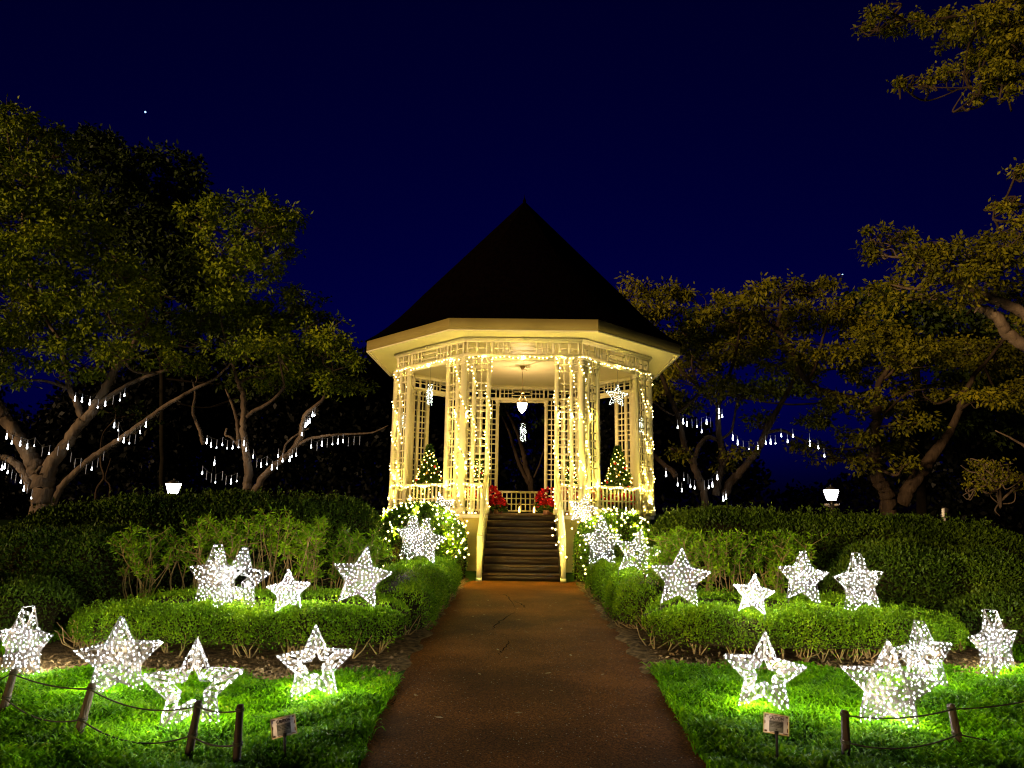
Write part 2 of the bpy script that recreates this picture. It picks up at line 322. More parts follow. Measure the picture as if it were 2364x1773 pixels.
for x0, x1, y0, y1 in ((-5.6, -1.13, 6.85, 9.9), (1.29, 5.6, 7.5, 10.2), (-2.4, -1.15, 9.9, 17.0), (1.29, 2.6, 10.2, 17.0)):
    nx, ny = 40, 24; gx = np.linspace(x0, x1, nx); gy = np.linspace(y0, y1, ny)
    V = []
    for j, yy in enumerate(gy):
        for i, xx in enumerate(gx):
            e = (i in (0, nx-1) or j in (0, ny-1))
            V.append((xx+0.06*math.sin(yy*7+xx), yy+0.09*math.sin(xx*3.1)+0.05*math.sin(xx*9), 0.004 if e else 0.012+0.03*abs(math.sin(xx*17.0)*math.sin(yy*13.0))))
    mb.add(V, [[j*nx+i, j*nx+i+1, (j+1)*nx+i+1, (j+1)*nx+i] for j in range(ny-1) for i in range(nx-1)])
rng = np.random.RandomState(3)
n_ = 2600
side = rng.rand(n_) < 0.5
x = np.where(side, rng.uniform(-5.5, -1.15, n_), rng.uniform(1.45, 5.5, n_)); y = np.where(side, 6.8+rng.exponential(0.25, n_), 7.5+rng.exponential(0.3, n_))
P = np.stack([x, y, 0.03+0.02*rng.rand(n_)], 1); D = rng.normal(size=(n_, 3)); D[:, 2] = np.abs(D[:, 2])*0.35
mb.leaves(P, D, rng.uniform(0.03, 0.07, n_), rng.uniform(0.015, 0.03, n_), rng, mi=1)
struct(mb.build('mulch_bed', ['mulch', 'dry_leaf']))

# grass: broad curved blades, thick near the viewer
def grass(name, regions, label):
    mb = MB(); rng = np.random.RandomState(11)
    for (x0, x1, y0, y1, n_, h0, h1, w0) in regions:
        x = rng.uniform(x0, x1, n_); y = rng.uniform(y0, y1, n_)
        keep = np.ones(n_, bool)
        el = np.array([edge_l(q) for q in y]); er = np.array([edge_r(q) for q in y])
        keep &= ((x < el-0.02+0.05*rng.rand(n_)) | (x > er+0.02-0.05*rng.rand(n_)))
        lim = np.where(x < 0, 6.92+0.09*np.sin(x*3.1)+0.05*np.sin(x*9), 7.6+0.09*np.sin(x*3.1)+0.05*np.sin(x*9))
        bed = (y > lim+0.12*rng.rand(n_)) & (y < 10) & (((x > -5.35) & (x < 0)) | ((x > 1.3) & (x < 5.5)))
        strip = (y > 9.5) & (y < 17) & (((x > -2.4) & (x < 0)) | ((x > 1) & (x < 2.6)))
        keep &= ~(bed | strip)
        x, y = x[keep], y[keep]; m_ = len(x)
        tuft = 0.75+0.35*np.sin(x*5.3+np.sin(y*4))*np.sin(y*6.1+np.cos(x*3))
        h = rng.uniform(h0, h1, m_)*tuft; w = rng.uniform(0.7, 1.3, m_)*w0
        a = rng.uniform(0, 2*PI, m_); bend = rng.uniform(0.35, 1.3, m_)
        d = np.stack([np.cos(a), np.sin(a), 0*a], 1); sd = np.stack([-np.sin(a), np.cos(a), 0*a], 1)
        sd = sd*np.cos(0.5)+np.array([0, 0, 1])*np.sin(0.5)*rng.choice([-1, 1], m_)[:, None]*0.5
        B = np.stack([x, y, 0*x], 1); up = np.array([0, 0, 1.0])
        p1 = B+up*(h*0.62)[:, None]+d*(h*bend*0.28)[:, None]
        p2 = B+up*(h*0.9)[:, None]+d*(h*bend*0.75)[:, None]
        p3 = B+up*(h*(1.05-0.35*bend))[:, None]+d*(h*bend*1.1)[:, None]
        ww = w[:, None]
        V = np.stack([B-sd*ww*0.35, B+sd*ww*0.35, p1-sd*ww*0.55, p1+sd*ww*0.55, p2-sd*ww*0.45, p2+sd*ww*0.45, p3], 1).reshape(-1, 3)
        i = np.arange(m_)[:, None]*7
        mb.add(V, np.concatenate([i+[[0, 1, 3, 2]], i+[[2, 3, 5, 4]]], 0), (i+[[4, 5, 6]]))
    o = mb.build(name, 'grass'); tag(o, label, 'grass', None, 'stuff'); return o
grass('grass', [(-5.6, -0.85, 4.0, 7.2, 62000, 0.05, 0.12, 0.0135), (-8.6, -4.6, 5.0, 9.6, 22000, 0.06, 0.13, 0.012),
                (1.1, 5.6, 4.2, 7.95, 62000, 0.05, 0.12, 0.0135), (5.0, 9.0, 5.0, 10.5, 22000, 0.06, 0.13, 0.012),
                (-24, -6.5, 9.0, 30, 26000, 0.08, 0.16, 0.03), (7, 26, 10, 30, 20000, 0.08, 0.16, 0.03),
                (-1.7, -1.0, 14.6, 17.0, 700, 0.03, 0.07, 0.012), (1.25, 2.0, 14.6, 17.0, 700, 0.03, 0.07, 0.012)],
      'bright green broad bladed grass growing on both sides of the path')

# fallen leaves and chips on the path
rng = np.random.RandomState(21)
for i in range(34):
    y = rng.uniform(4.6, 13.5); x = rng.uniform(edge_l(y)+0.1, edge_r(y)-0.1)
    mb = MB(); a = rng.uniform(0, 2*PI); s_ = rng.uniform(0.018, 0.04)
    d = np.array([math.cos(a), math.sin(a), 0]); e = np.array([-d[1], d[0], 0]); c = np.array([x, y, 0.012])
    P = [c-d*s_, c-d*s_*0.3+e*s_*0.4, c+d*s_*0.4+e*s_*0.3, c+d*s_+[0, 0, 0.006], c+d*s_*0.4-e*s_*0.3, c-d*s_*0.3-e*s_*0.42]
    mb.poly([p+[0, 0, 0.004*abs(math.sin(q))] for q, p in enumerate(P)])
    tag(mb.build('fallen_leaf', 'dry_leaf'), 'tiny pale dry leaf lying on the brown asphalt path', 'leaf', 'fallen leaves on the path')

# a bright star low in the night sky, and two faint ones
for (sx, sy, r_, lb) in ((335.5, 258.5, 1.35, 'brightest tiny blue star in the dark sky above the left trees'), (1945, 634, 1.0, 'faint bluish star just above the right hand trees')):
    c = at_y(sx, sy, 900.0); mb = MB()
    mb.lathe(c, [(0.01, r_), (r_*0.7, r_*0.7), (r_, 0), (r_*0.7, -r_*0.7), (0.01, -r_)], 8)
    tag(mb.build('night_star', 'star_point'), lb, 'star')

# ------------------------------------------------------------------ the octagonal bandstand
T8 = math.tan(PI/8); C8 = math.cos(PI/8)
ZF, ZS, ZFB = 1.47, 6.27, 5.71                 # floor, soffit, underside of frieze
AP = 3.86                                      # apothem of the column ring
def face_xf(k, ap=AP):
    """local (u along the face, d outward, z) -> world; k=0 is the face with the stairs"""
    a = -PI/2 + k*PI/4; N = np.array([math.cos(a), math.sin(a)]); Tn = np.array([-N[1], N[0]])
    def f(P):
        P = np.asarray(P, float); o = np.empty_like(P)
        o[:, 0] = GX + N[0]*(ap+P[:, 1]) + Tn[0]*P[:, 0]; o[:, 1] = GY + N[1]*(ap+P[:, 1]) + Tn[1]*P[:, 0]; o[:, 2] = P[:, 2]
        return o
    return f
def octa(R, z, off=0): return [(GX+R*math.cos(-PI/2+PI/8+PI/4*i), GY+R*math.sin(-PI/2+PI/8+PI/4*i), z) for i in range(8)]
gaz = thing('bandstand', 'cream octagonal bandstand with steep dark roof wrapped in warm fairy lights', 'bandstand', (GX, GY, 0))
def prism(mb, R, z0, z1, mi=0, top=True, bottom=True):
    a = octa(R, z0); b_ = octa(R, z1); mb.add(a+b_, [[i, (i+1) % 8, 8+(i+1) % 8, 8+i] for i in range(8)], mi=mi)
    if top: mb.poly(b_, mi)
    if bottom: mb.poly(a[::-1], mi)
mb = MB(); prism(mb, 4.12, 0.22, 1.36, top=False, bottom=False); mb.build('base_wall', 'paint_wall', gaz)
mb = MB(); prism(mb, 4.22, 0.0, 0.14); prism(mb, 4.17, 0.142, 0.22); mb.build('base_moulding', 'paint_wall', gaz)
mb = MB(); prism(mb, 4.26, 1.362, 1.455); mb.build('floor_edge', 'paint', gaz)
mb = MB(); prism(mb, 4.22, 1.4552, 1.47); mb.build('floor', 'floor', gaz)
# roof with a flared foot, fascia, soffit
prof = [(5.22, 6.585), (4.9, 6.80), (4.55, 7.09), (4.2, 7.43), (3.85, 7.81), (3.45, 8.27), (0.02, 12.06)]
mb = MB(); rings = [octa(R, z) for R, z in prof]; V = [p for r in rings for p in r]
mb.add(V, [[i*8+j, i*8+(j+1) % 8, (i+1)*8+(j+1) % 8, (i+1)*8+j] for i in range(len(prof)-1) for j in range(8)])
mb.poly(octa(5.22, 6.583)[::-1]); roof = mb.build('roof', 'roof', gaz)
mb = MB(); mb.lathe((GX, GY, 0), [(0.05, 12.02), (0.06, 12.1), (0.015, 12.2), (0.005, 12.32)], 8); mb.build('finial', 'roof', roof)
def ring(mb, Ro, Ri, z0, z1, mi=0):
    a, b_, c_, d_ = octa(Ro, z0), octa(Ri, z0), octa(Ro, z1), octa(Ri, z1); V = a+b_+c_+d_
    for i in range(8):
        j = (i+1) % 8
        mb.add([V[i], V[j], V[8+j], V[8+i], V[16+i], V[16+j], V[24+j], V[24+i]], [[3, 2, 1, 0], [4, 5, 6, 7], [0, 1, 5, 4], [2, 3, 7, 6]], mi=mi)
mb = MB(); ring(mb, 5.15, 5.10, 6.272, 6.58); mb.build('fascia', 'fascia', gaz)
mb = MB(); prism(mb, 5.098, 6.275, 6.30); mb.build('soffit', 'paint', gaz)
mb = MB(); ring(mb, 5.155, 5.03, 6.245, 6.271); mb.build('soffit_edge', 'paint', gaz)
# frieze: beams and open fretwork, one per face
for k in range(8):
    f = face_xf(k); hw = AP*T8; mb = MB()
    mb.box(-hw-0.03, hw+0.03, -0.06, 0.06, 6.14, 6.272, xf=f); mb.box(-hw-0.02, hw+0.02, -0.05, 0.05, ZFB, ZFB+0.1, xf=f)
    mb.box(-hw-0.04, hw+0.04, 0.062, 0.10, 6.2, 6.268, xf=f)
    z0, z1 = ZFB+0.1, 6.14
    for u, w in ((0.84, 0.075), (0.68, 0.03), (0.53, 0.03), (0.375, 0.035), (1.27, 0.06), (1.53, 0.06), (1.0, 0.05)):
        for s_ in (-1, 1): mb.box(s_*u-w/2, s_*u+w/2, -0.022, 0.022, z0, z1, xf=f)
    zm = (z0+z1)/2
    for a_, b_ in ((0.30, 0.8), (1.03, 1.24), (1.3, 1.5)):
        for s_ in (-1, 1): mb.box(min(s_*a_, s_*b_), max(s_*a_, s_*b_), -0.018, 0.018, zm-0.016, zm+0.016, xf=f)
    for zz in (z0+0.095, z1-0.095): mb.box(-0.355, 0.355, -0.016, 0.016, zz-0.016, zz+0.016, xf=f)
    mb.build('frieze_panel', 'paint', gaz)
    mb = MB(); mb.tube(f([(-hw, 0.12, 6.235), (hw, 0.12, 6.235)]), 0.012, 6); mb.build('conduit', 'paint', gaz)
    mb = MB(); c = f([(0, 0.11, 6.225)])[0]; N = f([(0, 1, 6.225)])[0]-f([(0, 0, 6.225)])[0]
    mb.tube([c-N*0.01, c+N*0.05], 0.045, 10); mb.build('junction_box', 'paint', gaz)
# columns: a square post on every corner, two slimmer ones either side of each bay
def column(f, u, d, w, name='column'):
    mb = MB()
    mb.box(u-w/2, u+w/2, d-w/2, d+w/2, ZF+0.16, ZFB-0.2, xf=f); mb.box(u-w/2-0.02, u+w/2+0.02, d-w/2-0.02, d+w/2+0.02, ZF, ZF+0.16, xf=f)
    for z0, z1, g in ((ZFB-0.2, ZFB-0.15, 0.022), (ZFB-0.15, ZFB-0.06, 0.008), (ZFB-0.06, ZFB-0.002, 0.03)): mb.box(u-w/2-g, u+w/2+g, d-w/2-g, d+w/2+g, z0, z1, xf=f)
    return mb.build(name, 'paint', gaz)
U_IN, U_MID = 0.93, 1.33
for k in range(8):
    f = face_xf(k); hw = AP*T8
    for s_ in (-1, 1):
        column(f, s_*U_IN, 0.0, 0.12); column(f, s_*U_MID, 0.0, 0.10)
    a = -PI/2+PI/8+k*PI/4
    def fv(P, a=a):
        P = np.asarray(P, float); o = np.empty_like(P); N = np.array([math.cos(a), math.sin(a)]); T_ = np.array([-N[1], N[0]]); R0 = AP/C8
        o[:, 0] = GX+N[0]*(R0+P[:, 1])+T_[0]*P[:, 0]; o[:, 1] = GY+N[1]*(R0+P[:, 1])+T_[1]*P[:, 0]; o[:, 2] = P[:, 2]; return o
    column(fv, 0, 0, 0.16, 'corner_post')
    # fretwork between the columns: an irregular ladder of square holes
    for s_ in (-1, 1):
        mb = MB()
        for (ua, ub, slats) in ((U_IN+0.062, U_MID-0.052, (0.5,)), (U_MID+0.052, hw-0.085, ())):
            for q in slats: uu = ua+(ub-ua)*q; mb.box(s_*uu-0.018, s_*uu+0.018, -0.014, 0.014, ZF+0.02, ZFB, xf=f)
            z = ZF+0.10; i = 0
            seq = (0.21, 0.21, 0.21, 0.34, 0.19, 0.15)
            while z < ZFB-0.05:
                mb.box(min(s_*ua, s_*ub), max(s_*ua, s_*ub), -0.0205, 0.0205, z-0.02, z+0.02, xf=f)
                z += seq[i % 6] if z > ZF+0.8 else 0.27; i += 1
        mb.build('lattice_panel', 'paint', gaz)
    # opening head and railing
    if k != 99:
        mb = MB(); mb.box(-U_IN+0.062, U_IN-0.062, -0.03, 0.03, ZFB-0.09, ZFB-0.002, xf=f)
        if k != 0:
            pass
        mb.build('door_head' if k == 0 else 'opening_head', 'paint', gaz)
    if k != 0:
        mb = MB(); a_ = U_IN-0.062
        mb.box(-a_, a_, -0.05, 0.05, 2.20, 2.28, xf=f); mb.box(-a_, a_, -0.02, 0.02, ZF+0.05, ZF+0.10, xf=f)
        mb.build('handrail', 'paint', gaz)
        mb = MB()
        for u in np.linspace(-a_, a_, 11)[1:-1]: mb.box(u-0.024, u+0.024, -0.014, 0.014, ZF+0.10, 2.20, xf=f)
        for zz in ((1.79, 2.0) if k == 4 else (1.86,)): mb.box(-a_, a_, -0.0165, 0.0165, zz-0.02, zz+0.02, xf=f)
        mb.build('balustrade', 'paint', gaz)
# corbel shadow gap, stairs
NST = 9; Y0 = GY-6.345; RUN = 0.285; WS = 0.885
st = MB()
yb = GY-AP-0.2
stairs = []
for i in range(NST):
    z0 = i*ZF/NST; z1 = (i+1)*ZF/NST; y0 = Y0+i*RUN
    mb = MB(); mb.box(GX-WS, GX+WS, y0+0.03, y0+0.05, z0+0.002, z1-0.034); r_ = mb.build('riser', 'step', gaz)
    mb = MB(); mb.box(GX-WS, GX+WS, y0+0.004, y0+RUN+0.05, z1-0.032, z1-0.002); mb.box(GX-WS, GX+WS, y0, y0+0.0035, z1-0.03, z1-0.004, mi=1); mb.build('tread', ['step', 'nosing'], gaz)
for s_ in (-1, 1):
    xs = GX+s_*(WS+0.065); mb = MB()
    mb.hexa([(xs-0.03, Y0-0.04, 0), (xs+0.03, Y0-0.04, 0), (xs+0.03, yb, 0), (xs-0.03, yb, 0), (xs-0.03, Y0-0.04, 0.22), (xs+0.03, Y0-0.04, 0.22), (xs+0.03, yb, ZF+0.16), (xs-0.03, yb, ZF+0.16)])
    mb.build('stringer', 'paint', gaz)
    mb = MB(); mb.box(xs-0.055, xs+0.055, Y0-0.16, Y0-0.045, 0, 1.0); mb.box(xs-0.065, xs+0.065, Y0-0.17, Y0-0.035, 0, 0.08); mb.build('newel_post', 'paint', gaz)
    mb = MB(); yt = GY-AP-0.08
    mb.hexa([(xs-0.052, Y0-0.18, 1.0), (xs+0.052, Y0-0.18, 1.0), (xs+0.052, yt, 2.45), (xs-0.052, yt, 2.45), (xs-0.052, Y0-0.18, 1.055), (xs+0.052, Y0-0.18, 1.055), (xs+0.052, yt, 2.51), (xs-0.052, yt, 2.51)])
    mb.build('stair_rail', 'paint', gaz)
    mb = MB()
    for t in np.linspace(0.12, 0.9, 7):
        y = Y0+(yt-Y0)*t; za = 0.22+(ZF-0.06)*(y-Y0+0.04)/(yb-Y0+0.04); zb = 1.0+1.45*(y-Y0+0.18)/(yt-Y0+0.18)
        mb.box(xs-0.015, xs+0.015, y-0.02, y+0.02, za, zb)
    mb.build('stair_baluster', 'paint', gaz)

# pendant lamp hanging from the ceiling
pl = thing('pendant_lamp', 'glowing white glass bowl pendant lamp hanging in the middle of the bandstand', 'lamp', (GX, GY, 6.27))
mb = MB(); mb.lathe((GX, GY, 0), [(0.001, 6.27), (0.09, 6.265), (0.07, 6.2), (0.02, 6.13), (0.001, 6.13)], 12); mb.build('ceiling_rose', 'brass', pl)
mb = MB(); mb.tube([(GX, GY, 6.14), (GX, GY, 5.4)], 0.008, 6); mb.build('rod', 'brass', pl)
mb = MB(); mb.lathe((GX, GY, 0), [(0.001, 5.42), (0.07, 5.4), (0.05, 5.35), (0.001, 5.34)], 12); mb.build('hub', 'brass', pl)
for i in range(3):
    a = i*2*PI/3+0.3; mb = MB(); mb.tube([(GX+0.04*math.cos(a), GY+0.04*math.sin(a), 5.36), (GX+0.17*math.cos(a), GY+0.17*math.sin(a), 5.08)], 0.007, 5); mb.build('chain', 'brass', pl)
mb = MB(); mb.lathe((GX, GY, 0), [(0.178, 5.09), (0.182, 5.06), (0.172, 5.03)], 20); mb.build('rim', 'brass', pl)
mb = MB(); mb.lathe((GX, GY, 0), [(0.168, 5.07), (0.165, 5.0), (0.15, 4.9), (0.11, 4.8), (0.05, 4.73), (0.012, 4.69)], 20); mb.build('glass_bowl', 'lamp_glass', pl, True)
ld = bpy.data.lights.new('pendant_bulb', 'POINT'); ld.energy = 130; ld.color = (1.0, 0.62, 0.36); ld.shadow_soft_size = 0.05
lo = bpy.data.objects.new('pendant_bulb', ld); COL.objects.link(lo); lo.location = (GX, GY, 5.18); lo.parent = pl; lo.matrix_parent_inverse = pl.matrix_basis.inverted()
mb = MB(); mb.tube(curve([(GX+0.02, GY-0.03, 6.2), (GX+0.14, GY-0.1, 6.1), (GX+0.22, GY-0.2, 6.2), (GX+0.25, GY-0.3, 6.255), (GX+1.6, GY-2.4, 6.255)], 5), 0.012, 5); mb.build('cable', 'paint', pl)

# ------------------------------------------------------------------ fairy lights: a cable and its bulbs, one thing per string
_bulbs = {}
def bulb_mesh(r, mat):
    if (r, mat) in _bulbs: return _bulbs[(r, mat)]
    mb = MB(); s = 6
    mb.lathe((0, 0, 0), [(0.002, r), (r*0.75, r*0.66), (r, 0), (r*0.75, -r*0.66), (0.002, -r)], s)
    o = mb.build('bulb', mat); me = o.data; bpy.data.objects.remove(o); _bulbs[(r, mat)] = me; return me
def light_string(label, pts, spacing, group, r=0.021, mat='bulb', seed=0, jit=0.010, cat='fairy lights', glow=0.0):
    P = np.asarray(pts, float); rng = np.random.RandomState(seed)
    root = thing('fairy_light_string', label, cat, tuple(P[0]), group)
    mb = MB(); mb.tube(P, 0.006, 4); mb.build('cable', 'cable', root)
    seg = np.linalg.norm(np.diff(P, axis=0), axis=1); cum = np.concatenate([[0], np.cumsum(seg)])
    t = np.arange(spacing*0.5, cum[-1], spacing); t = np.clip(t+rng.normal(0, spacing*0.14, len(t)), 0, cum[-1])
    Q = np.stack([np.interp(t, cum, P[:, i]) for i in range(3)], 1)+rng.normal(0, jit, (len(t), 3))
    me = bulb_mesh(r, mat); inv = root.matrix_basis.inverted(); stuff = []
    if glow:                     # a few of the bulbs carry the light of the whole string
        ng = max(1, int(cum[-1]/0.95)); tg = (np.arange(ng)+0.5)/ng*cum[-1]*(0.72 if glow == 16.0 else 1.0)
        for q in tg:
            ld = bpy.data.lights.new('bulb_glow', 'POINT'); ld.energy = glow*cum[-1]/ng; ld.color = (1.0, 0.74, 0.12); ld.shadow_soft_size = r*0.9
            lo = bpy.data.objects.new('bulb_glow', ld); COL.objects.link(lo); lo.location = [np.interp(q, cum, P[:, i]) for i in range(3)]; lo.parent = root; lo.matrix_parent_inverse = inv
    for i, q in enumerate(Q):
        if i >= 98: stuff.append(q); continue
        o = bpy.data.objects.new('bulb', me); COL.objects.link(o); o.location = q; o.parent = root; o.matrix_parent_inverse = inv
    return root
sd_ = [100]
def wrap_column(f, u, d, w, label, turns=13, phase=0.0):
    turns = turns*0.28; n = int(turns*10); t = np.linspace(0, 1, n); a = phase+t*turns*2*PI; rr = w*0.5+0.018
    ca, sa = np.cos(a), np.sin(a); q = np.maximum(np.abs(ca), np.abs(sa))
    P = f(np.stack([u+rr*ca/q, d+rr*sa/q, ZF+0.1+(ZFB-ZF-0.15)*t], 1)); sd_[0] += 1
    light_string(label, P, 0.115, 'fairy lights wound round the bandstand columns', seed=sd_[0], r=0.019, glow=16.0)
def vert_xf(k):
    a = -PI/2+PI/8+k*PI/4; N = np.array([math.cos(a), math.sin(a)]); T_ = np.array([-N[1], N[0]]); R0 = AP/C8
    def f(P):
        P = np.asarray(P, float); o = np.empty_like(P)
        o[:, 0] = GX+N[0]*(R0+P[:, 1])+T_[0]*P[:, 0]; o[:, 1] = GY+N[1]*(R0+P[:, 1])+T_[1]*P[:, 0]; o[:, 2] = P[:, 2]; return o
    return f
f0, fl, fr = face_xf(0), face_xf(-1), face_xf(1)
wrap_column(f0, -U_IN, 0, 0.12, 'warm fairy lights wound round the column just left of the stairs', 11, 0.3)
wrap_column(f0, U_IN, 0, 0.12, 'warm fairy lights wound round the column just right of the stairs', 11, 1.3)
wrap_column(f0, -U_MID, 0, 0.10, 'warm fairy lights wound round the second column left of the stairs', 12, 2.0)
wrap_column(f0, U_MID, 0, 0.10, 'warm fairy lights wound round the second column right of the stairs', 12, 0.8)
wrap_column(vert_xf(-1), 0, 0, 0.16, 'warm fairy lights wound round the front left corner post', 11, 0.5)
wrap_column(vert_xf(0), 0, 0, 0.16, 'warm fairy lights wound round the front right corner post', 11, 2.5)
wrap_column(fl, U_MID, 0, 0.10, 'warm fairy lights on the slim column just behind the front left corner post', 12, 1.1)
wrap_column(fr, -U_MID, 0, 0.10, 'warm fairy lights on the slim column just behind the front right corner post', 12, 0.1)
wrap_column(fl, -U_MID, 0, 0.10, 'warm fairy lights on the slim column in front of the leftmost corner post', 13, 0.9)
wrap_column(fr, U_MID, 0, 0.10, 'warm fairy lights on the slim column in front of the rightmost corner post', 13, 2.9)
wrap_column(vert_xf(-2), 0, 0, 0.16, 'warm fairy lights wound round the leftmost corner post', 15, 0.2)
wrap_column(vert_xf(1), 0, 0, 0.16, 'warm fairy lights wound round the rightmost corner post', 15, 1.2)
hw = AP*T8
for k, lb in ((0, 'straight row of warm fairy lights under the frieze above the stairs'), (-1, 'row of warm fairy lights under the frieze of the left front side'), (1, 'row of warm fairy lights under the frieze of the right front side'), (-2, 'row of warm fairy lights under the frieze of the left flank'), (2, 'row of warm fairy lights under the frieze of the right flank')):
    f = face_xf(k); t = np.linspace(-hw-0.05, hw+0.05, 60); z = ZFB-0.005+0.02*np.sin(t*9+k)+(0.0 if k == 0 else 0.03*np.sin(t*3))
    light_string(lb, f(np.stack([t, 0.075+0*t, z], 1)), 0.12, 'fairy lights along the bandstand frieze', r=0.019, mat='bulb_frieze', seed=40+k, glow=8.0)
for k, a_, b_, lb in ((-1, -hw, hw, 'warm fairy lights bunched along the handrail of the left front side'), (1, -hw, hw, 'warm fairy lights bunched along the handrail of the right front side'),
                      (0, -hw, -U_IN, 'short row of warm fairy lights on the rail left of the stairs'), (0, U_IN, hw, 'short row of warm fairy lights on the rail right of the stairs')):
    f = face_xf(k); t = np.linspace(a_, b_, 50); z = 2.22+0.035*np.sin(t*7+k*2)
    light_string(lb, f(np.stack([t, 0.09+0*t, z], 1)), 0.10, 'fairy lights along the bandstand rails', r=0.019, seed=50+k+int(b_*10), glow=18.0)
for s_, lb in ((-1, 'few warm fairy lights along the floor edge left of the stairs'), (1, 'few warm fairy lights along the floor edge right of the stairs')):
    t = np.linspace(s_*1.02, s_*1.58, 12)
    light_string(lb, f0(np.stack([t, 0.2+0*t, 1.5+0*t], 1)), 0.11, 'fairy lights along the bandstand floor', seed=60+s_)
# rail panels that close the short bays beside the stairs
for s_ in (-1, 1):
    mb = MB(); a_, b_ = sorted((s_*(U_IN+0.062), s_*(hw-0.085)))
    mb.box(a_, b_, 0.0, 0.09, 2.205, 2.285, xf=f0)
    for u in np.linspace(a_, b_, 7)[1:-1]: mb.box(u-0.02, u+0.02, 0.03, 0.055, ZF+0.1, 2.205, xf=f0)
    mb.box(a_, b_, 0.028, 0.057, 1.82, 1.86, xf=f0); mb.build('side_rail', 'paint', gaz)

# ------------------------------------------------------------------ things inside the bandstand
def christmas_tree(loc, h, w, label, seed):
    rng = np.random.RandomState(seed); x, y, z = loc
    root = thing('christmas_tree', label, 'christmas tree', loc, 'christmas trees inside the bandstand')
    mb = MB(); n = 4600; t = rng.rand(n)**0.8; tier = 0.66+0.3*((t*5) % 1.0)+0.22*np.sin(rng.uniform(0, 6)+t*19)*rng.rand(n)
    r = w*(1-(1-t)*1.0)*0+w*(1.02-t)*tier*np.sqrt(rng.uniform(0.25, 1, n)); a = rng.uniform(0, 2*PI, n)
    P = np.stack([x+r*np.cos(a), y+r*np.sin(a), z+0.22+t*(h-0.3)], 1); D = np.stack([np.cos(a), np.sin(a), rng.uniform(-0.5, 0.7, n)], 1)+rng.normal(0, 0.4, (n, 3))
    mb.leaves(P, D, rng.uniform(0.07, 0.14, n), 0.035, rng); top = np.array([[x, y, z+h-0.25]]*40)
    mb.leaves(top+rng.normal(0, 0.03, (40, 3)), rng.normal(0, 0.4, (40, 3))+[0, 0, 1], 0.2, 0.03, rng)
    mb.build('foliage', 'fir', root)
    mb = MB(); mb.tube([(x, y, z), (x, y, z+h*0.85)], [0.05, 0.015], 8); mb.lathe(loc, [(0.14, 0), (0.17, 0.24), (0.15, 0.24), (0.001, 0.22)], 12); mb.build('trunk', 'bark_dark', root)
    inv = root.matrix_basis.inverted(); me = bulb_mesh(0.019, 'bulb_tree')
    for i in range(98):
        t = (i+0.5)/98; a = i*2.399; rr = w*(1.04-t)+0.03
        o = bpy.data.objects.new('bulb', me); COL.objects.link(o); o.parent = root; o.matrix_parent_inverse = inv
        o.location = (x+rr*math.cos(a)*rng.uniform(0.85, 1.08), y+rr*math.sin(a)*rng.uniform(0.85, 1.08), z+0.28+t*(h-0.42))
    for i in range(22):
        t = (i+0.5)/23; a = i*2.399+1; rr = w*(1.02-t)+0.02; r_ = 0.045
        mb = MB(); c = (x+rr*math.cos(a), y+rr*math.sin(a), z+0.3+t*(h-0.5)); mb.lathe(c, [(0.002, r_), (r_*.7, r_*.7), (r_, 0), (r_*.7, -r_*.7), (0.002, -r_)], 8)
        mb.build('bauble', 'ornament_red' if i % 2 else 'ornament_gold', root, True)
p = at_y(990, 1100, 22.2); christmas_tree((p[0], p[1], ZF), 2.15, 0.68, 'christmas tree behind the handrail in the left bay of the bandstand', 1)
p = at_y(1427, 1100, 22.4); christmas_tree((p[0], p[1], ZF), 2.2, 0.72, 'christmas tree with red baubles behind the handrail in the right bay', 2)
p = at_y(1104, 1100, 25.2); christmas_tree((p[0], p[1], ZF), 2.1, 0.42, 'christmas tree half hidden by fretwork left of the stairs opening', 3)
p = at_y(1318, 1100, 25.2); christmas_tree((p[0], p[1], ZF), 2.1, 0.42, 'christmas tree half hidden by fretwork right of the stairs opening', 4)
def poinsettia(loc, label, seed, pots=3, s=1.0, spread=(0.3, 0.12)):
    rng = np.random.RandomState(seed); x, y, z = loc
    root = thing('poinsettia', label, 'potted plant', loc, 'red poinsettias inside the bandstand')
    lv, br, pt = MB(), MB(), MB()
    for i in range(pots):
        ox, oy = rng.normal(0, 1, 2)*spread; c = np.array([x+ox, y+oy, z])
        pt.lathe(c, [(0.001, 0.002), (0.07*s, 0.002), (0.1*s, 0.15*s), (0.085*s, 0.15*s), (0.001, 0.14*s)], 14)
        n = 90; a = rng.uniform(0, 2*PI, n); e = rng.uniform(0, 1, n); R0 = 0.2*s
        P = c+np.stack([R0*np.sqrt(e)*np.cos(a), R0*np.sqrt(e)*np.sin(a), (0.2+0.3*(1-e*0.8))*s], 1)
        D = np.stack([np.cos(a), np.sin(a), rng.uniform(-0.3, 0.7, n)], 1); br.leaves(P, D, 0.13*s, 0.075*s, rng, fold=0.1)
        P = c+np.stack([R0*np.sqrt(e)*np.cos(a), R0*np.sqrt(e)*np.sin(a), (0.12+0.2*rng.rand(n))*s], 1); lv.leaves(P, D-[0, 0, .3], 0.13*s, 0.08*s, rng, fold=0.1)
    br.build('red_bracts', 'bract', root); lv.build('leaves', 'leaf_tall', root); pt.build('pot', 'clay', root)
p = at_y(1146, 1188, 19.45); poinsettia((p[0], p[1], ZF), 'red poinsettias in pots at the top of the stairs on the left', 5, 5, 0.8, (0.09, 0.25))
p = at_y(1268, 1188, 19.45); poinsettia((p[0], p[1], ZF), 'red poinsettias in pots at the top of the stairs on the right', 6, 5, 0.82, (0.1, 0.25))
p = at_y(1088, 1180, 19.9); poinsettia((p[0], p[1], ZF), 'red poinsettias seen through the rail just left of the stairs', 7, 3, 1.4)
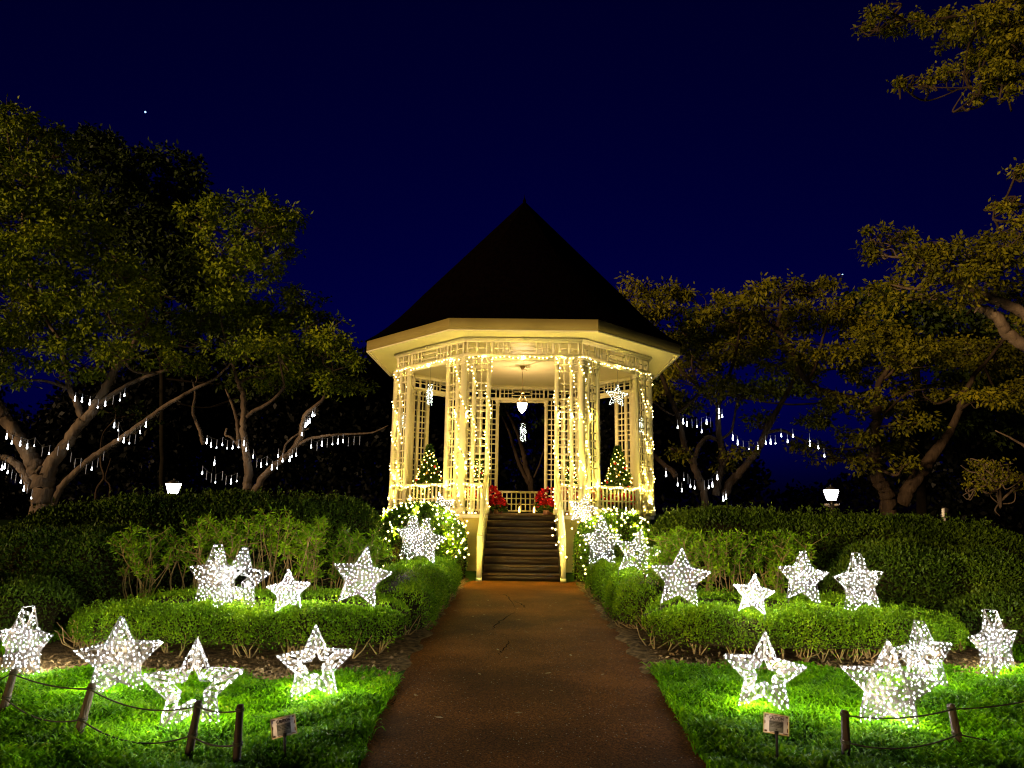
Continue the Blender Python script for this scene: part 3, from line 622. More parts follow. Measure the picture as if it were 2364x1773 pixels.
p = at_y(1310, 1180, 19.9); poinsettia((p[0], p[1], ZF), 'red poinsettias seen through the rail just right of the stairs', 8, 3, 1.4)
p = at_y(1440, 1180, 21.2); poinsettia((p[0], p[1], ZF), 'red poinsettias under the christmas tree in the right bay', 9, 3, 1.2)
for sx, lb in ((1199, 'small glowing candle lantern left on the floor behind the back railing'), (1233, 'small glowing candle lantern right on the floor behind the back railing')):
    p = at_y(sx, 1180, 26.4); c = (p[0], p[1], ZF+0.0005); root = thing('candle_lantern', lb, 'lantern', c)
    mb = MB(); mb.lathe(c, [(0.001, 0), (0.06, 0), (0.06, 0.02), (0.001, 0.02)], 10); mb.build('base', 'brass', root)
    mb = MB(); mb.lathe(c, [(0.06, 0.3), (0.03, 0.36), (0.005, 0.4)], 10); mb.build('cap', 'brass', root)
    mb = MB(); mb.lathe(c, [(0.03, 0.022), (0.032, 0.14), (0.012, 0.2), (0.002, 0.25)], 10); mb.build('flame_tube', 'bulb_tree', root)
    mb = MB()
    for i in range(4): a = i*PI/2+0.4; mb.tube([(c[0]+0.055*math.cos(a), c[1]+0.055*math.sin(a), c[2]+0.02), (c[0]+0.055*math.cos(a), c[1]+0.055*math.sin(a), c[2]+0.3)], 0.005, 4)
    mb.build('frame', 'brass', root)

# ------------------------------------------------------------------ star figures: welded wire frame wound with LED strings
def star(label, cx, top, R_px, R_m=0.36, beta=0.0, roll=0.0, hole=0.0, base_z=None, depth=None, seed=0, led=0.0062, sp=0.042, name='star_light', hang=None, mat='led', group='lit wire stars beside the path', nleds=1.0, wire_n=1.0, power=66.0):
    rng = np.random.RandomState(1000+seed)
    if depth is not None and hang is None: power = 48.0
    if depth is None: depth = R_m/R_px*ray(cx, top+R_px)[1]
    else: R_m = R_px*depth/ray(cx, top+R_px)[1]
    topP = at_y(cx, top, depth); sR = R_px*1.0
    az = math.atan2(topP[0], topP[1]); psi = -az+math.radians(beta); ro = math.radians(roll)
    ux = np.array([math.cos(psi), math.sin(psi), 0]); un = np.array([math.sin(psi), -math.cos(psi), 0])      # un looks to the viewer
    e1 = ux*math.cos(ro)+np.array([0, 0, 1])*math.sin(ro); e2 = -ux*math.sin(ro)+np.array([0, 0, 1])*math.cos(ro)
    c = topP-e2*R_m
    def w(P): P = np.asarray(P, float).reshape(-1, 3); return c+P[:, :1]*e1+P[:, 1:2]*e2+P[:, 2:]*un
    h = 0.17*R_m
    ang = PI/2+np.arange(10)*PI/5; rad = np.where(np.arange(10) % 2 == 0, R_m, R_m*0.47)
    out = np.stack([rad*np.cos(ang), rad*np.sin(ang)], 1)
    root = thing(name, label, 'star light' if not hang else 'hanging star', tuple(w([[0, -0.81*R_m, 0]])[0]), group)
    rf = 0.0042*(R_m/0.36) if not hang else 0.003
    mb = MB(); loops = [out]
    if hole: loops.append(out*hole)
    for lp in loops:
        for zz in (h, -h):
            P = np.concatenate([lp, lp[:1]]); mb.tube(w(np.c_[P, np.full(11, zz)]), rf, 5, cap=False)
        for q in lp: mb.tube(w([[*q, h], [*q, -h]]), rf, 4, cap=False)
    if hole:
        for i in range(0, 10):
            for zz in (h, -h): mb.tube(w([[*out[i], zz], [*(out[i]*hole), zz]]), rf*0.8, 4, cap=False)
    # two feet pushed into the ground
    if not hang:
        for i in (4, 6): mb.tube(w([[*out[i], 0], [out[i][0], out[i][1]-0.1, 0]]), rf, 5)
    mb.build('frame', 'frame_white', root)
    # points on the faces and the rim
    def inside(p):
        a = np.arctan2(p[:, 1], p[:, 0])-PI/2; k = np.mod(a, 2*PI/5); k = np.minimum(k, 2*PI/5-k)
        A = np.array([R_m, 0]); B = R_m*0.47*np.array([math.cos(PI/5), math.sin(PI/5)]); d = B-A; nx = np.array([d[1], -d[0]])
        nx = nx/np.linalg.norm(nx); nx = nx if nx@A > 0 else -nx
        r = np.hypot(p[:, 0], p[:, 1]); q = np.stack([r*np.cos(k), r*np.sin(k)], 1); lim = A@nx
        s_ = q@nx; ok = s_ < lim*0.985
        if hole: ok &= s_ > lim*hole*1.02
        return ok
    sp_ = sp*(R_m/0.36)**0.5/nleds**0.5
    pts = []
    for zz in (h, -h):
        cand = rng.uniform(-R_m, R_m, (9000, 2)); cand = cand[inside(cand)]; kept = np.zeros((0, 2))
        for q in cand[:5000]:
            if len(kept) == 0 or ((kept-q)**2).sum(1).min() > sp_**2: kept = np.vstack([kept, q])
        pts.append(np.c_[kept, zz+rng.normal(0, 0.012, len(kept))])
    rim = []
    for lp in loops:
        for i in range(10):
            a_, b_ = lp[i], lp[(i+1) % 10]; n_ = max(2, int(np.linalg.norm(b_-a_)/(sp_*0.85)))
            for t in (np.arange(n_)+0.5)/n_: rim.append([*(a_*(1-t)+b_*t), rng.uniform(-h, h)])
    L = w(np.vstack(pts+[np.array(rim)])); front = w(np.array(rim)); del front
    mb = MB(); mb.octas(L, led*rng.uniform(0.8, 1.2, len(L)), stretch=1.15)
    o = mb.build('led_bulbs', mat, root); o['kind'] = 'stuff'
    # the LED cable zigzags between neighbouring edges
    mb = MB(); nw = int((110 if not hang else 24)*wire_n)
    for zz in (h, -h):
        for i in range(nw):
            k = rng.randint(10); a_, b_ = out[k], out[(k+1) % 10]; t = rng.rand(); p0 = a_*(1-t)+b_*t
            if hole:
                t2 = np.clip(t+rng.normal(0, 0.18), 0, 1); p1 = (a_*(1-t2)+b_*t2)*hole
            else:
                k2 = (k+rng.choice([1, 2, 3, 9, 8, 7])) % 10; a2, b2 = out[k2], out[(k2+1) % 10]; t2 = rng.rand(); p1 = a2*(1-t2)+b2*t2
                mid = (p0+p1)[None]/2
                if not inside(mid)[0]: p1 = rng.normal(0, 0.2*R_m, 2)
            mb.tube(w([[*p0, zz], [*p1, zz+rng.normal(0, 0.01)]]), 0.0017*(R_m/0.36), 3, cap=False)
    for i in range(10):
        a_, b_ = out[i], out[(i+1) % 10]
        for q in range(5):
            t, t2 = rng.rand(2); mb.tube(w([[*(a_*(1-t)+b_*t), h], [*(a_*(1-t2)+b_*t2), -h]]), 0.0017*(R_m/0.36), 3, cap=False)
    mb.build('led_cable', 'wire', root)
    if hang is None:
        # some of the LEDs carry the light of the whole figure
        key = rng.rand(len(L)); key[L[:, 2] < L[:, 2].min()+0.2*R_m] = 9; pick = np.argsort(key)[:24]
        for q in L[pick]:
            ld = bpy.data.lights.new('led_glow', 'POINT'); ld.energy = power/24; ld.color = (1.0, 0.96, 0.86); ld.shadow_soft_size = led*0.9
            lo = bpy.data.objects.new('led_glow', ld); COL.objects.link(lo); lo.location = q+un*(0.055 if rng.rand() < 0.6 else -0.055-2*h)*1.0; lo.parent = root; lo.matrix_parent_inverse = root.matrix_basis.inverted()
    if hang is not None:
        mb = MB(); t0 = w([[0, R_m, 0]])[0]; mb.tube([t0, (t0[0], t0[1], hang)], 0.003, 4); mb.build('hanging_wire', 'cable', root)
    return root
star('narrow side-on wire star standing at the far left edge of the lawn', 66, 1400, 85, R_m=0.3426, beta=-58, seed=1)
star('large solid wire star on the left lawn beside the narrow side-on one', 282, 1424, 95, R_m=0.348, beta=14, roll=1, seed=2)
star('big hollow wire star behind the leaning fence post on the left lawn', 455, 1473, 112, R_m=0.348, beta=-5, hole=0.5, seed=3)
star('hollow wire star on the left lawn nearest the path', 731, 1443.5, 90, R_m=0.327, beta=8, hole=0.42, roll=1, seed=4)
star('solid side-on wire star on the left low hedge, partly behind a hollow one', 504, 1257, 76, depth=8.55, R_m=0.39, beta=-45, seed=5)
star('hollow leaning wire star overlapping a solid one on the left low hedge', 566, 1263, 75, depth=8.2, R_m=0.37, beta=25, roll=-7, hole=0.42, seed=6)
star('smallest wire star on the left low hedge', 667, 1313.5, 51, depth=7.9, R_m=0.245, beta=10, roll=3, seed=7, sp=0.036)
star('solid wire star at the right end of the left low hedge', 848, 1262.5, 71, depth=8.25, R_m=0.355, beta=-8, roll=-8, seed=8)
star('rear one of two overlapping wire stars before the left lit bush', 955, 1189, 50, depth=12.6, R_m=0.38, beta=-48, seed=9, led=0.0066, sp=0.05)
star('front one of two overlapping wire stars before the left lit bush', 987, 1196, 54, depth=12.1, R_m=0.395, beta=18, roll=-8, seed=10, led=0.0066, sp=0.05)
star('tilted wire star lying on top of the left lit bush', 1013, 1137, 35, depth=16.6, R_m=0.36, beta=-10, roll=14, seed=11, led=0.0075, sp=0.05)
star('tilted wire star lying on top of the right lit bush', 1353, 1141, 36, depth=16.6, R_m=0.36, beta=12, roll=-12, seed=12, led=0.0075, sp=0.05)
star('tall side-on wire star in front of the right lit bush', 1389, 1195, 57, depth=12.0, R_m=0.42, beta=42, seed=13, led=0.0066, sp=0.05)
star('leaning wire star with a small round hole on the right hedge', 1481, 1222, 56, depth=10.9, R_m=0.375, beta=-8, roll=-12, hole=0.24, seed=14, led=0.006, sp=0.046)
star('solid upright wire star at the left end of the right low hedge', 1574, 1264, 71, depth=8.6, R_m=0.375, beta=-5, roll=-4, seed=15)
star('smallest wire star on the right low hedge', 1743, 1324, 48, depth=7.95, R_m=0.235, beta=-6, roll=-7, seed=16, sp=0.036)
star('half turned wire star with a slot of a hole on the right low hedge', 1853, 1272, 61, depth=8.4, R_m=0.315, beta=-30, roll=-3, hole=0.24, seed=17)
star('side-on wire star at the far right end of the right low hedge', 1976, 1276, 70, depth=8.4, R_m=0.365, beta=48, roll=4, seed=18)
star('hollow wire star on the right lawn nearest the path', 1765, 1458.5, 94.5, R_m=0.335, beta=-6, roll=-3, hole=0.42, seed=19)
star('big solid wire star in front of a hollow one on the right lawn', 2052, 1480, 106, R_m=0.347, beta=9, roll=-4, seed=20)
star('hollow half turned wire star behind the big solid one on the right lawn', 2122, 1433, 82, R_m=0.33, beta=48, roll=3, hole=0.34, seed=21)
star('narrow side-on wire star standing at the far right edge of the lawn', 2286, 1407.5, 80, R_m=0.352, beta=62, roll=3, seed=22)
HG = 'small lit stars hanging inside the bandstand'
star('small hanging star turned edge-on in the left bay of the bandstand', 993, 886, 27, depth=22.4, R_m=0.36, beta=86, seed=30, name='hanging_star', hang=6.265, led=0.009, sp=0.062, mat='led_small', group=HG)
star('small hanging star turned edge-on among the leftmost columns', 935, 951, 22, depth=21.2, R_m=0.29, beta=84, seed=31, name='hanging_star', hang=6.265, led=0.009, sp=0.062, mat='led_small', group=HG)
star('small hanging star turned edge-on in the middle under the pendant lamp', 1208, 976, 24, depth=25.2, R_m=0.36, beta=80, seed=32, name='hanging_star', hang=6.265, led=0.009, sp=0.062, mat='led_small', group=HG)
star('small hanging star seen face-on in the right bay of the bandstand', 1426, 888, 27, depth=21.6, R_m=0.345, beta=12, roll=-5, seed=33, name='hanging_star', hang=6.265, led=0.009, sp=0.058, mat='led_small', group=HG)
star('small hanging star turned edge-on among the rightmost columns', 1477, 963, 20, depth=21.0, R_m=0.27, beta=80, seed=34, name='hanging_star', hang=6.265, led=0.009, sp=0.062, mat='led_small', group=HG)

# ------------------------------------------------------------------ hedges and shrubs
def wob(P, s, ph):
    return (np.sin(P[:, 0]*s+ph)*np.sin(P[:, 1]*s*1.3+ph*2)+np.sin(P[:, 2]*s*1.7+ph*3)*np.sin(P[:, 0]*s*2.1+ph)+0.6*np.sin(P[:, 1]*s*3.1-ph)*np.sin(P[:, 0]*s*2.9+ph*1.7))*0.5
def hedge(name, label, cat, path, n, leaf, mat, expo=0.45, lump=0.08, lump_s=2.2, seed=0, group=None, skirt=0.0, endpow=0.35, sprout=0.0, tcap=True, parts=True, aspect=0.5, zb=0.0):
    """path rows: x, y, half width, height. The section is a rounded box; leaves cover a dark twiggy core."""
    rng = np.random.RandomState(seed); path = np.asarray(path, float)
    seg = np.linalg.norm(np.diff(path[:, :2], axis=0), axis=1); cum = np.concatenate([[0], np.cumsum(seg)]); Ltot = cum[-1]
    def section(t, th, k):
        x = np.interp(t*Ltot, cum, path[:, 0]); y = np.interp(t*Ltot, cum, path[:, 1]); w = np.interp(t*Ltot, cum, path[:, 2]); h = np.interp(t*Ltot, cum, path[:, 3])
        e = 0.02; x2 = np.interp(np.clip(t+e, 0, 1)*Ltot, cum, path[:, 0])-np.interp(np.clip(t-e, 0, 1)*Ltot, cum, path[:, 0])
        y2 = np.interp(np.clip(t+e, 0, 1)*Ltot, cum, path[:, 1])-np.interp(np.clip(t-e, 0, 1)*Ltot, cum, path[:, 1])
        ln = np.hypot(x2, y2)+1e-9; nx, ny = y2/ln, -x2/ln
        endd = np.minimum(t, 1-t)*Ltot; ef = np.clip(endd/np.maximum(w*0.9, 0.05), 0, 1); ef = (1-(1-ef)**2)**endpow
        c, s_ = np.cos(th), np.sin(th); cw = np.sign(c)*np.abs(c)**expo*w*ef*k; sz = np.abs(s_)**expo*h*(0.35+0.65*ef)*k
        return np.stack([x+nx*cw, y+ny*cw, zb+sz], 1), np.stack([nx*np.cos(th), ny*np.cos(th), np.sin(th)], 1)
    root = thing(name, label, cat, (path[0, 0], path[0, 1], 0), group) if parts else None
    mb = MB(); nt_, nh = max(12, int(Ltot*4)), 12
    tt, hh = np.meshgrid(np.linspace(0.004, 0.996, nt_), np.linspace(0.0, PI, nh), indexing='ij')
    P, _ = section(tt.ravel(), hh.ravel(), 0.86); P[:, 2] += 0.0
    if skirt: P[:, 2] = zb+skirt*0.85+(P[:, 2]-zb)*(1-skirt*0.85/np.max(path[:, 3]))
    P += (wob(P, lump_s, seed)*lump*0.8)[:, None]*_
    P[:, 2] = np.maximum(P[:, 2], 0.0)
    idx = np.arange(nt_*nh).reshape(nt_, nh)
    Q = np.stack([idx[:-1, :-1], idx[1:, :-1], idx[1:, 1:], idx[:-1, 1:]], -1).reshape(-1, 4)
    mb.add(P, Q)
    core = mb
    lf = MB()
    # area weighted: more leaves on wide flat faces
    t = rng.rand(n*2); th = rng.rand(n*2)*PI
    A, _n = section(t, th, 1.0); B, _ = section(t, np.clip(th+0.02, 0, PI), 1.0)
    wgt = np.linalg.norm(A-B, axis=1); pk = rng.rand(n*2) < np.clip(wgt/np.percentile(wgt, 82), 0.12, 1)
    t, th = t[pk][:n], th[pk][:n]
    P, N = section(t, th, 1.0)
    P += N*(wob(P, lump_s, seed)*lump)[:, None] + N*(-np.abs(rng.normal(0, leaf*0.8, len(P))))[:, None] + rng.normal(0, leaf*0.25, P.shape)
    if skirt:
        keep = (P[:, 2]-zb > skirt*(0.6+0.8*rng.rand(len(P)))) | (rng.rand(len(P)) < 0.06); P, N = P[keep], N[keep]
    P[:, 2] = np.maximum(P[:, 2], 0.01)
    D = N*0.8+rng.normal(0, 0.65, P.shape)+[0, 0, 0.25]
    lf.leaves(P, D, rng.uniform(0.7, 1.35, len(P))*leaf, leaf*aspect*rng.uniform(0.8, 1.2, len(P)), rng, fold=0.08)
    if sprout:          # loose shoots above the clipped top
        ns = int(sprout*Ltot); t = rng.rand(ns); th = PI/2+rng.normal(0, 0.35, ns); P, N = section(t, th, 1.0)
        for p in P:
            hgt = rng.uniform(1.0, 3.0)*leaf; m_ = 6; q = p+np.linspace(0, 1, m_)[:, None]*np.array([rng.normal(0, 0.3), rng.normal(0, 0.3), 1.0])*hgt
            lf.leaves(q, rng.normal(0, 0.7, (m_, 3))+[0, 0, 0.5], leaf*rng.uniform(0.7, 1.3, m_), leaf*aspect, rng)
    if skirt:           # bare stems under the canopy
        sk = MB(); ns = int(Ltot*16)
        for i in range(ns):
            t0 = rng.rand(1); side = rng.choice([0.0, PI]); q, _ = section(t0, np.array([side]), 0.9-0.25*rng.rand()); q = q[0]; q[2] = 0
            for j in range(rng.randint(2, 5)):
                a = q.copy(); b = a+np.array([rng.normal(0, 0.10), rng.normal(0, 0.08), skirt*rng.uniform(1.1, 1.7)]); mmid = (a+b)/2+[rng.normal(0, 0.03), rng.normal(0, 0.03), -0.02]
                sk.tube([a, mmid, b], [0.009, 0.007, 0.004], 4, cap=False)
    if parts:
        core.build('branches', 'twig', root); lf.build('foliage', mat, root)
        if skirt: sk.build('stems', 'stem', root)['kind'] = 'stuff'
        root_section[label] = section; return root
root_section = {}
hedge('low_hedge', 'low clipped hedge bed carrying four wire stars left of the path', 'hedge', [(-5.2, 8.8, 0.6, 0.40), (-4.4, 8.75, 1.1, 0.48), (-2.2, 8.7, 1.15, 0.52), (-1.3, 8.75, 1.1, 0.52)], 52000, 0.032, 'leaf_low', 0.32, 0.05, 3.0, 1, 'low clipped hedges', skirt=0.19, sprout=150)
hedge('low_hedge', 'low clipped hedge edging the left side of the path up to the stairs', 'hedge', [(-1.72, 9.3, 0.58, 0.52), (-1.75, 11, 0.6, 0.62), (-1.72, 13, 0.55, 0.66), (-1.66, 14.9, 0.5, 0.55)], 34000, 0.034, 'leaf_low', 0.42, 0.07, 2.6, 2, 'low clipped hedges', skirt=0.06, sprout=40)
hedge('low_hedge', 'low clipped hedge bed carrying four wire stars right of the path', 'hedge', [(1.55, 9.1, 1.1, 0.55), (2.6, 9.0, 1.15, 0.54), (4.2, 9.0, 1.1, 0.51), (5.3, 9.1, 0.65, 0.42)], 52000, 0.032, 'leaf_low', 0.32, 0.05, 3.0, 3, 'low clipped hedges', skirt=0.19, sprout=150)
hedge('low_hedge', 'low clipped hedge edging the right side of the path up to the stairs', 'hedge', [(2.0, 9.9, 0.62, 0.55), (1.98, 11.4, 0.6, 0.66), (1.95, 13, 0.55, 0.7), (1.86, 15.0, 0.5, 0.58)], 34000, 0.034, 'leaf_low', 0.42, 0.07, 2.6, 4, 'low clipped hedges', skirt=0.06, sprout=40)
hedge('clipped_bush', 'rounded clipped bush netted with warm lights left of the stairs', 'bush', [(-3.3, 16.6, 0.9, 1.55), (-2.4, 16.4, 1.0, 1.62), (-1.2, 16.35, 0.8, 1.5)], 36000, 0.05, 'leaf_hedge', 0.62, 0.10, 2.2, 5, 'clipped bushes by the stairs', sprout=20, zb=0.05)
hedge('clipped_bush', 'rounded clipped bush netted with warm lights right of the stairs', 'bush', [(1.28, 16.35, 0.75, 1.45), (2.2, 16.4, 0.95, 1.52), (3.1, 16.6, 0.85, 1.45)], 32000, 0.05, 'leaf_hedge', 0.62, 0.12, 2.2, 6, 'clipped bushes by the stairs', sprout=20, zb=0.05)
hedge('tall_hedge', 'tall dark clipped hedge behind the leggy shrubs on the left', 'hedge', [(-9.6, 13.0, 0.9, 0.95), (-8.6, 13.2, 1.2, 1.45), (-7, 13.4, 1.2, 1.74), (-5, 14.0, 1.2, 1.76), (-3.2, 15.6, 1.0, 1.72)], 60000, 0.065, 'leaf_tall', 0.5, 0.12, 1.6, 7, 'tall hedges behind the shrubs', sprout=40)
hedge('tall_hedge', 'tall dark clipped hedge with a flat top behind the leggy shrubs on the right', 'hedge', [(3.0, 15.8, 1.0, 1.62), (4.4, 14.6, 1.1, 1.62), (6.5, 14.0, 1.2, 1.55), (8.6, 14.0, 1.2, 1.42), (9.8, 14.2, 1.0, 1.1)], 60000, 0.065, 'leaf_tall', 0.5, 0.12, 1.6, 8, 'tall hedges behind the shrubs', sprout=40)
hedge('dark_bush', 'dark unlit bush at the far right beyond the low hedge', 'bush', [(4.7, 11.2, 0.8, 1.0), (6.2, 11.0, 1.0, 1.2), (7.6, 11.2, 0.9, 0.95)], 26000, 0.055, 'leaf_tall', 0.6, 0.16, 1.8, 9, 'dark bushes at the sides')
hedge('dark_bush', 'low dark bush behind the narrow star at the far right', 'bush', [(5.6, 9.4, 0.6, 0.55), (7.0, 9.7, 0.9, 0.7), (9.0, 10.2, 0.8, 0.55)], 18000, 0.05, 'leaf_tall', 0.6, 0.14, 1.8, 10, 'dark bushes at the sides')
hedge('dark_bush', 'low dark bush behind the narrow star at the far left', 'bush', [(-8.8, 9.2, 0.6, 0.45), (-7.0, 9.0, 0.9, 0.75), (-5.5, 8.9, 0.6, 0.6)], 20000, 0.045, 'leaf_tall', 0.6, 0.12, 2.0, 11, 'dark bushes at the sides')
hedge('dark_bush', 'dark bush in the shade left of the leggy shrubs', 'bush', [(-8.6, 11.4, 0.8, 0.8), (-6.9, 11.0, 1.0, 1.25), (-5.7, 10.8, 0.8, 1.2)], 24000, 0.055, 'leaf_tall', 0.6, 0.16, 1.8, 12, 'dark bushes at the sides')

def shrub(x, y, h, w, label, seed, nst=13, mat='leaf_shrub'):
    """bare crooked stems below, tufts of lance shaped leaves above"""
    rng = np.random.RandomState(seed); root = thing('leggy_shrub', label, 'shrub', (x, y, 0), 'leggy shrubs behind the low hedges')
    lf = MB()
    def tuft(p, d, n, L):
        d = unit(d); t = rng.rand(n); P = p-d*(t[:, None]*0.16*h/1.4); D = rng.normal(0, 1, (n, 3)); D -= np.outer(D@d, d); D = D/np.linalg.norm(D, axis=1)[:, None]+d*rng.uniform(0.2, 0.8, (n, 1))
        lf.leaves(P, D, rng.uniform(0.7, 1.3, n)*L, L*0.3, rng, fold=0.12)
    for i in range(nst):
        st = MB(); a = rng.uniform(0, 2*PI); r0 = rng.uniform(0, 0.3)*w; b = np.array([x+r0*math.cos(a), y+r0*math.sin(a)*0.7, 0])
        tip = np.array([x+w*rng.uniform(-1, 1), y+w*0.7*rng.uniform(-1, 1), h*rng.uniform(0.72, 1.0)])
        m1 = b*0.6+tip*0.4+[rng.normal(0, .08), rng.normal(0, .08), 0]; m2 = b*0.25+tip*0.75+[rng.normal(0, .06), rng.normal(0, .06), 0.02]
        C_ = curve([b, m1, m2, tip], 4); st.tube(C_, np.linspace(0.011, 0.004, len(C_)), 5, cap=False)
        tuft(tip, tip-m2, 16, 0.085)
        for j in range(rng.randint(4, 8)):
            q = C_[rng.randint(int(len(C_)*0.45), len(C_))]; e = q+np.array([rng.normal(0, 0.14), rng.normal(0, 0.12), rng.uniform(0.06, 0.25)]); e[2] = min(e[2], h*1.03)
            st.tube([q, (q+e)/2+[0, 0, -0.01], e], [0.005, 0.004, 0.003], 4, cap=False); tuft(e, e-q, 14, 0.08)
        st.build('stem', 'stem', root)
    lf.build('foliage', mat, root)
for i, (x, y, h, w) in enumerate([(-5.3, 10.2, 1.25, .42), (-4.75, 10.5, 1.42, .42), (-4.15, 10.2, 1.4, .42), (-3.6, 10.5, 1.5, .42), (-3.05, 10.2, 1.38, .42), (-2.55, 10.6, 1.28, .36), (-2.45, 11.6, 1.05, .3)]):
    shrub(x, y, h, w, ['dim leggy shrub at the left end of the row behind the left low hedge', 'leggy shrub above the two overlapping stars on the left hedge, left half', 'leggy shrub above the two overlapping stars on the left hedge, right half', 'tall leggy shrub behind the smallest star of the left hedge',
                       'leggy shrub between the smallest and rightmost stars of the left hedge', 'leggy shrub behind the rightmost star of the left low hedge', 'short leafy shrub beside the pair of stars at the left lit bush'][i], 200+i)
for i, (x, y, h, w) in enumerate([(2.15, 10.7, 1.05, .34), (2.65, 10.6, 1.28, .38), (3.15, 10.8, 1.3, .4), (3.65, 10.6, 1.25, .4), (4.1, 10.8, 1.28, .36), (2.7, 12.2, 1.3, .4)]):
    shrub(x, y, h, w, ['short leggy shrub behind the leaning star with the small round hole', 'leggy shrub behind the solid upright star on the right', 'tall leggy shrub between the upright and smallest stars on the right', 'leggy shrub behind the smallest star of the right hedge',
                       'leggy shrub with long shoots behind the half turned star on the right', 'leggy shrub in the dark behind the others on the right'][i], 220+i, mat='leaf_shrub')

# net lights over the two bushes, as loose strings
def bush_string(label, cx, cy_, w, d, h, seed, n=9):
    rng = np.random.RandomState(seed)
def drape(label, pts_px, y0, seed, sp=0.13, yslope=0.0):
    P = np.array([at_y(x, y, yy) for x, y, yy in pts_px]); light_string(label, curve(P, 6), sp, 'fairy lights netted over the bushes', r=0.018, mat='bulb_hedge', seed=seed, jit=0.04, glow=120.0)
def net(bush, t0, t1, rows, labels, seed, sp=0.17):
    """a net of small lights thrown over the front and top of a clipped bush"""
    sec = root_section[bush]
    for j, (th, lb) in enumerate(zip(rows, labels)):
        t = np.linspace(t0, t1, 40); rng = np.random.RandomState(seed+j); ph = rng.uniform(0, 6)
        P, N = sec(t, np.clip(th+0.13*np.sin(t*26+ph)+0.06*np.sin(t*61+ph), 0.02, 3.0), 1.0); P += N*0.07; P[:, 2] = np.maximum(P[:, 2], 0.1)
        light_string(lb, P, sp, 'fairy lights netted over the bushes', r=0.017, mat='bulb_hedge', seed=seed+j, jit=0.045, glow=22.0)
LB, RB = 'rounded clipped bush netted with warm lights left of the stairs', 'rounded clipped bush netted with warm lights right of the stairs'
ROWS = (0.16, 0.42, 0.66, 0.88, 1.08, 1.3, 1.58)
WORDS = ('lowest', 'second lowest', 'third lowest', 'middle', 'third highest', 'second highest', 'topmost')
net(LB, 0.06, 0.97, ROWS, ['%s row of warm net lights on the lit bush left of the stairs' % q for q in WORDS], 400)
net(RB, 0.03, 0.8, ROWS, ['%s row of warm net lights on the lit bush right of the stairs' % q for q in WORDS], 420)
drape('warm lights hanging down beside the left newel post', [(1068, 1195, 15.7), (1078, 1220, 15.65), (1073, 1250, 15.6), (1082, 1280, 15.6), (1070, 1290, 15.5)], 0, 304, 0.1)
drape('warm lights hanging down beside the right newel post', [(1290, 1195, 15.7), (1284, 1220, 15.65), (1290, 1245, 15.6), (1294, 1262, 15.55), (1304, 1268, 15.5), (1300, 1290, 15.5)], 0, 313, 0.08)

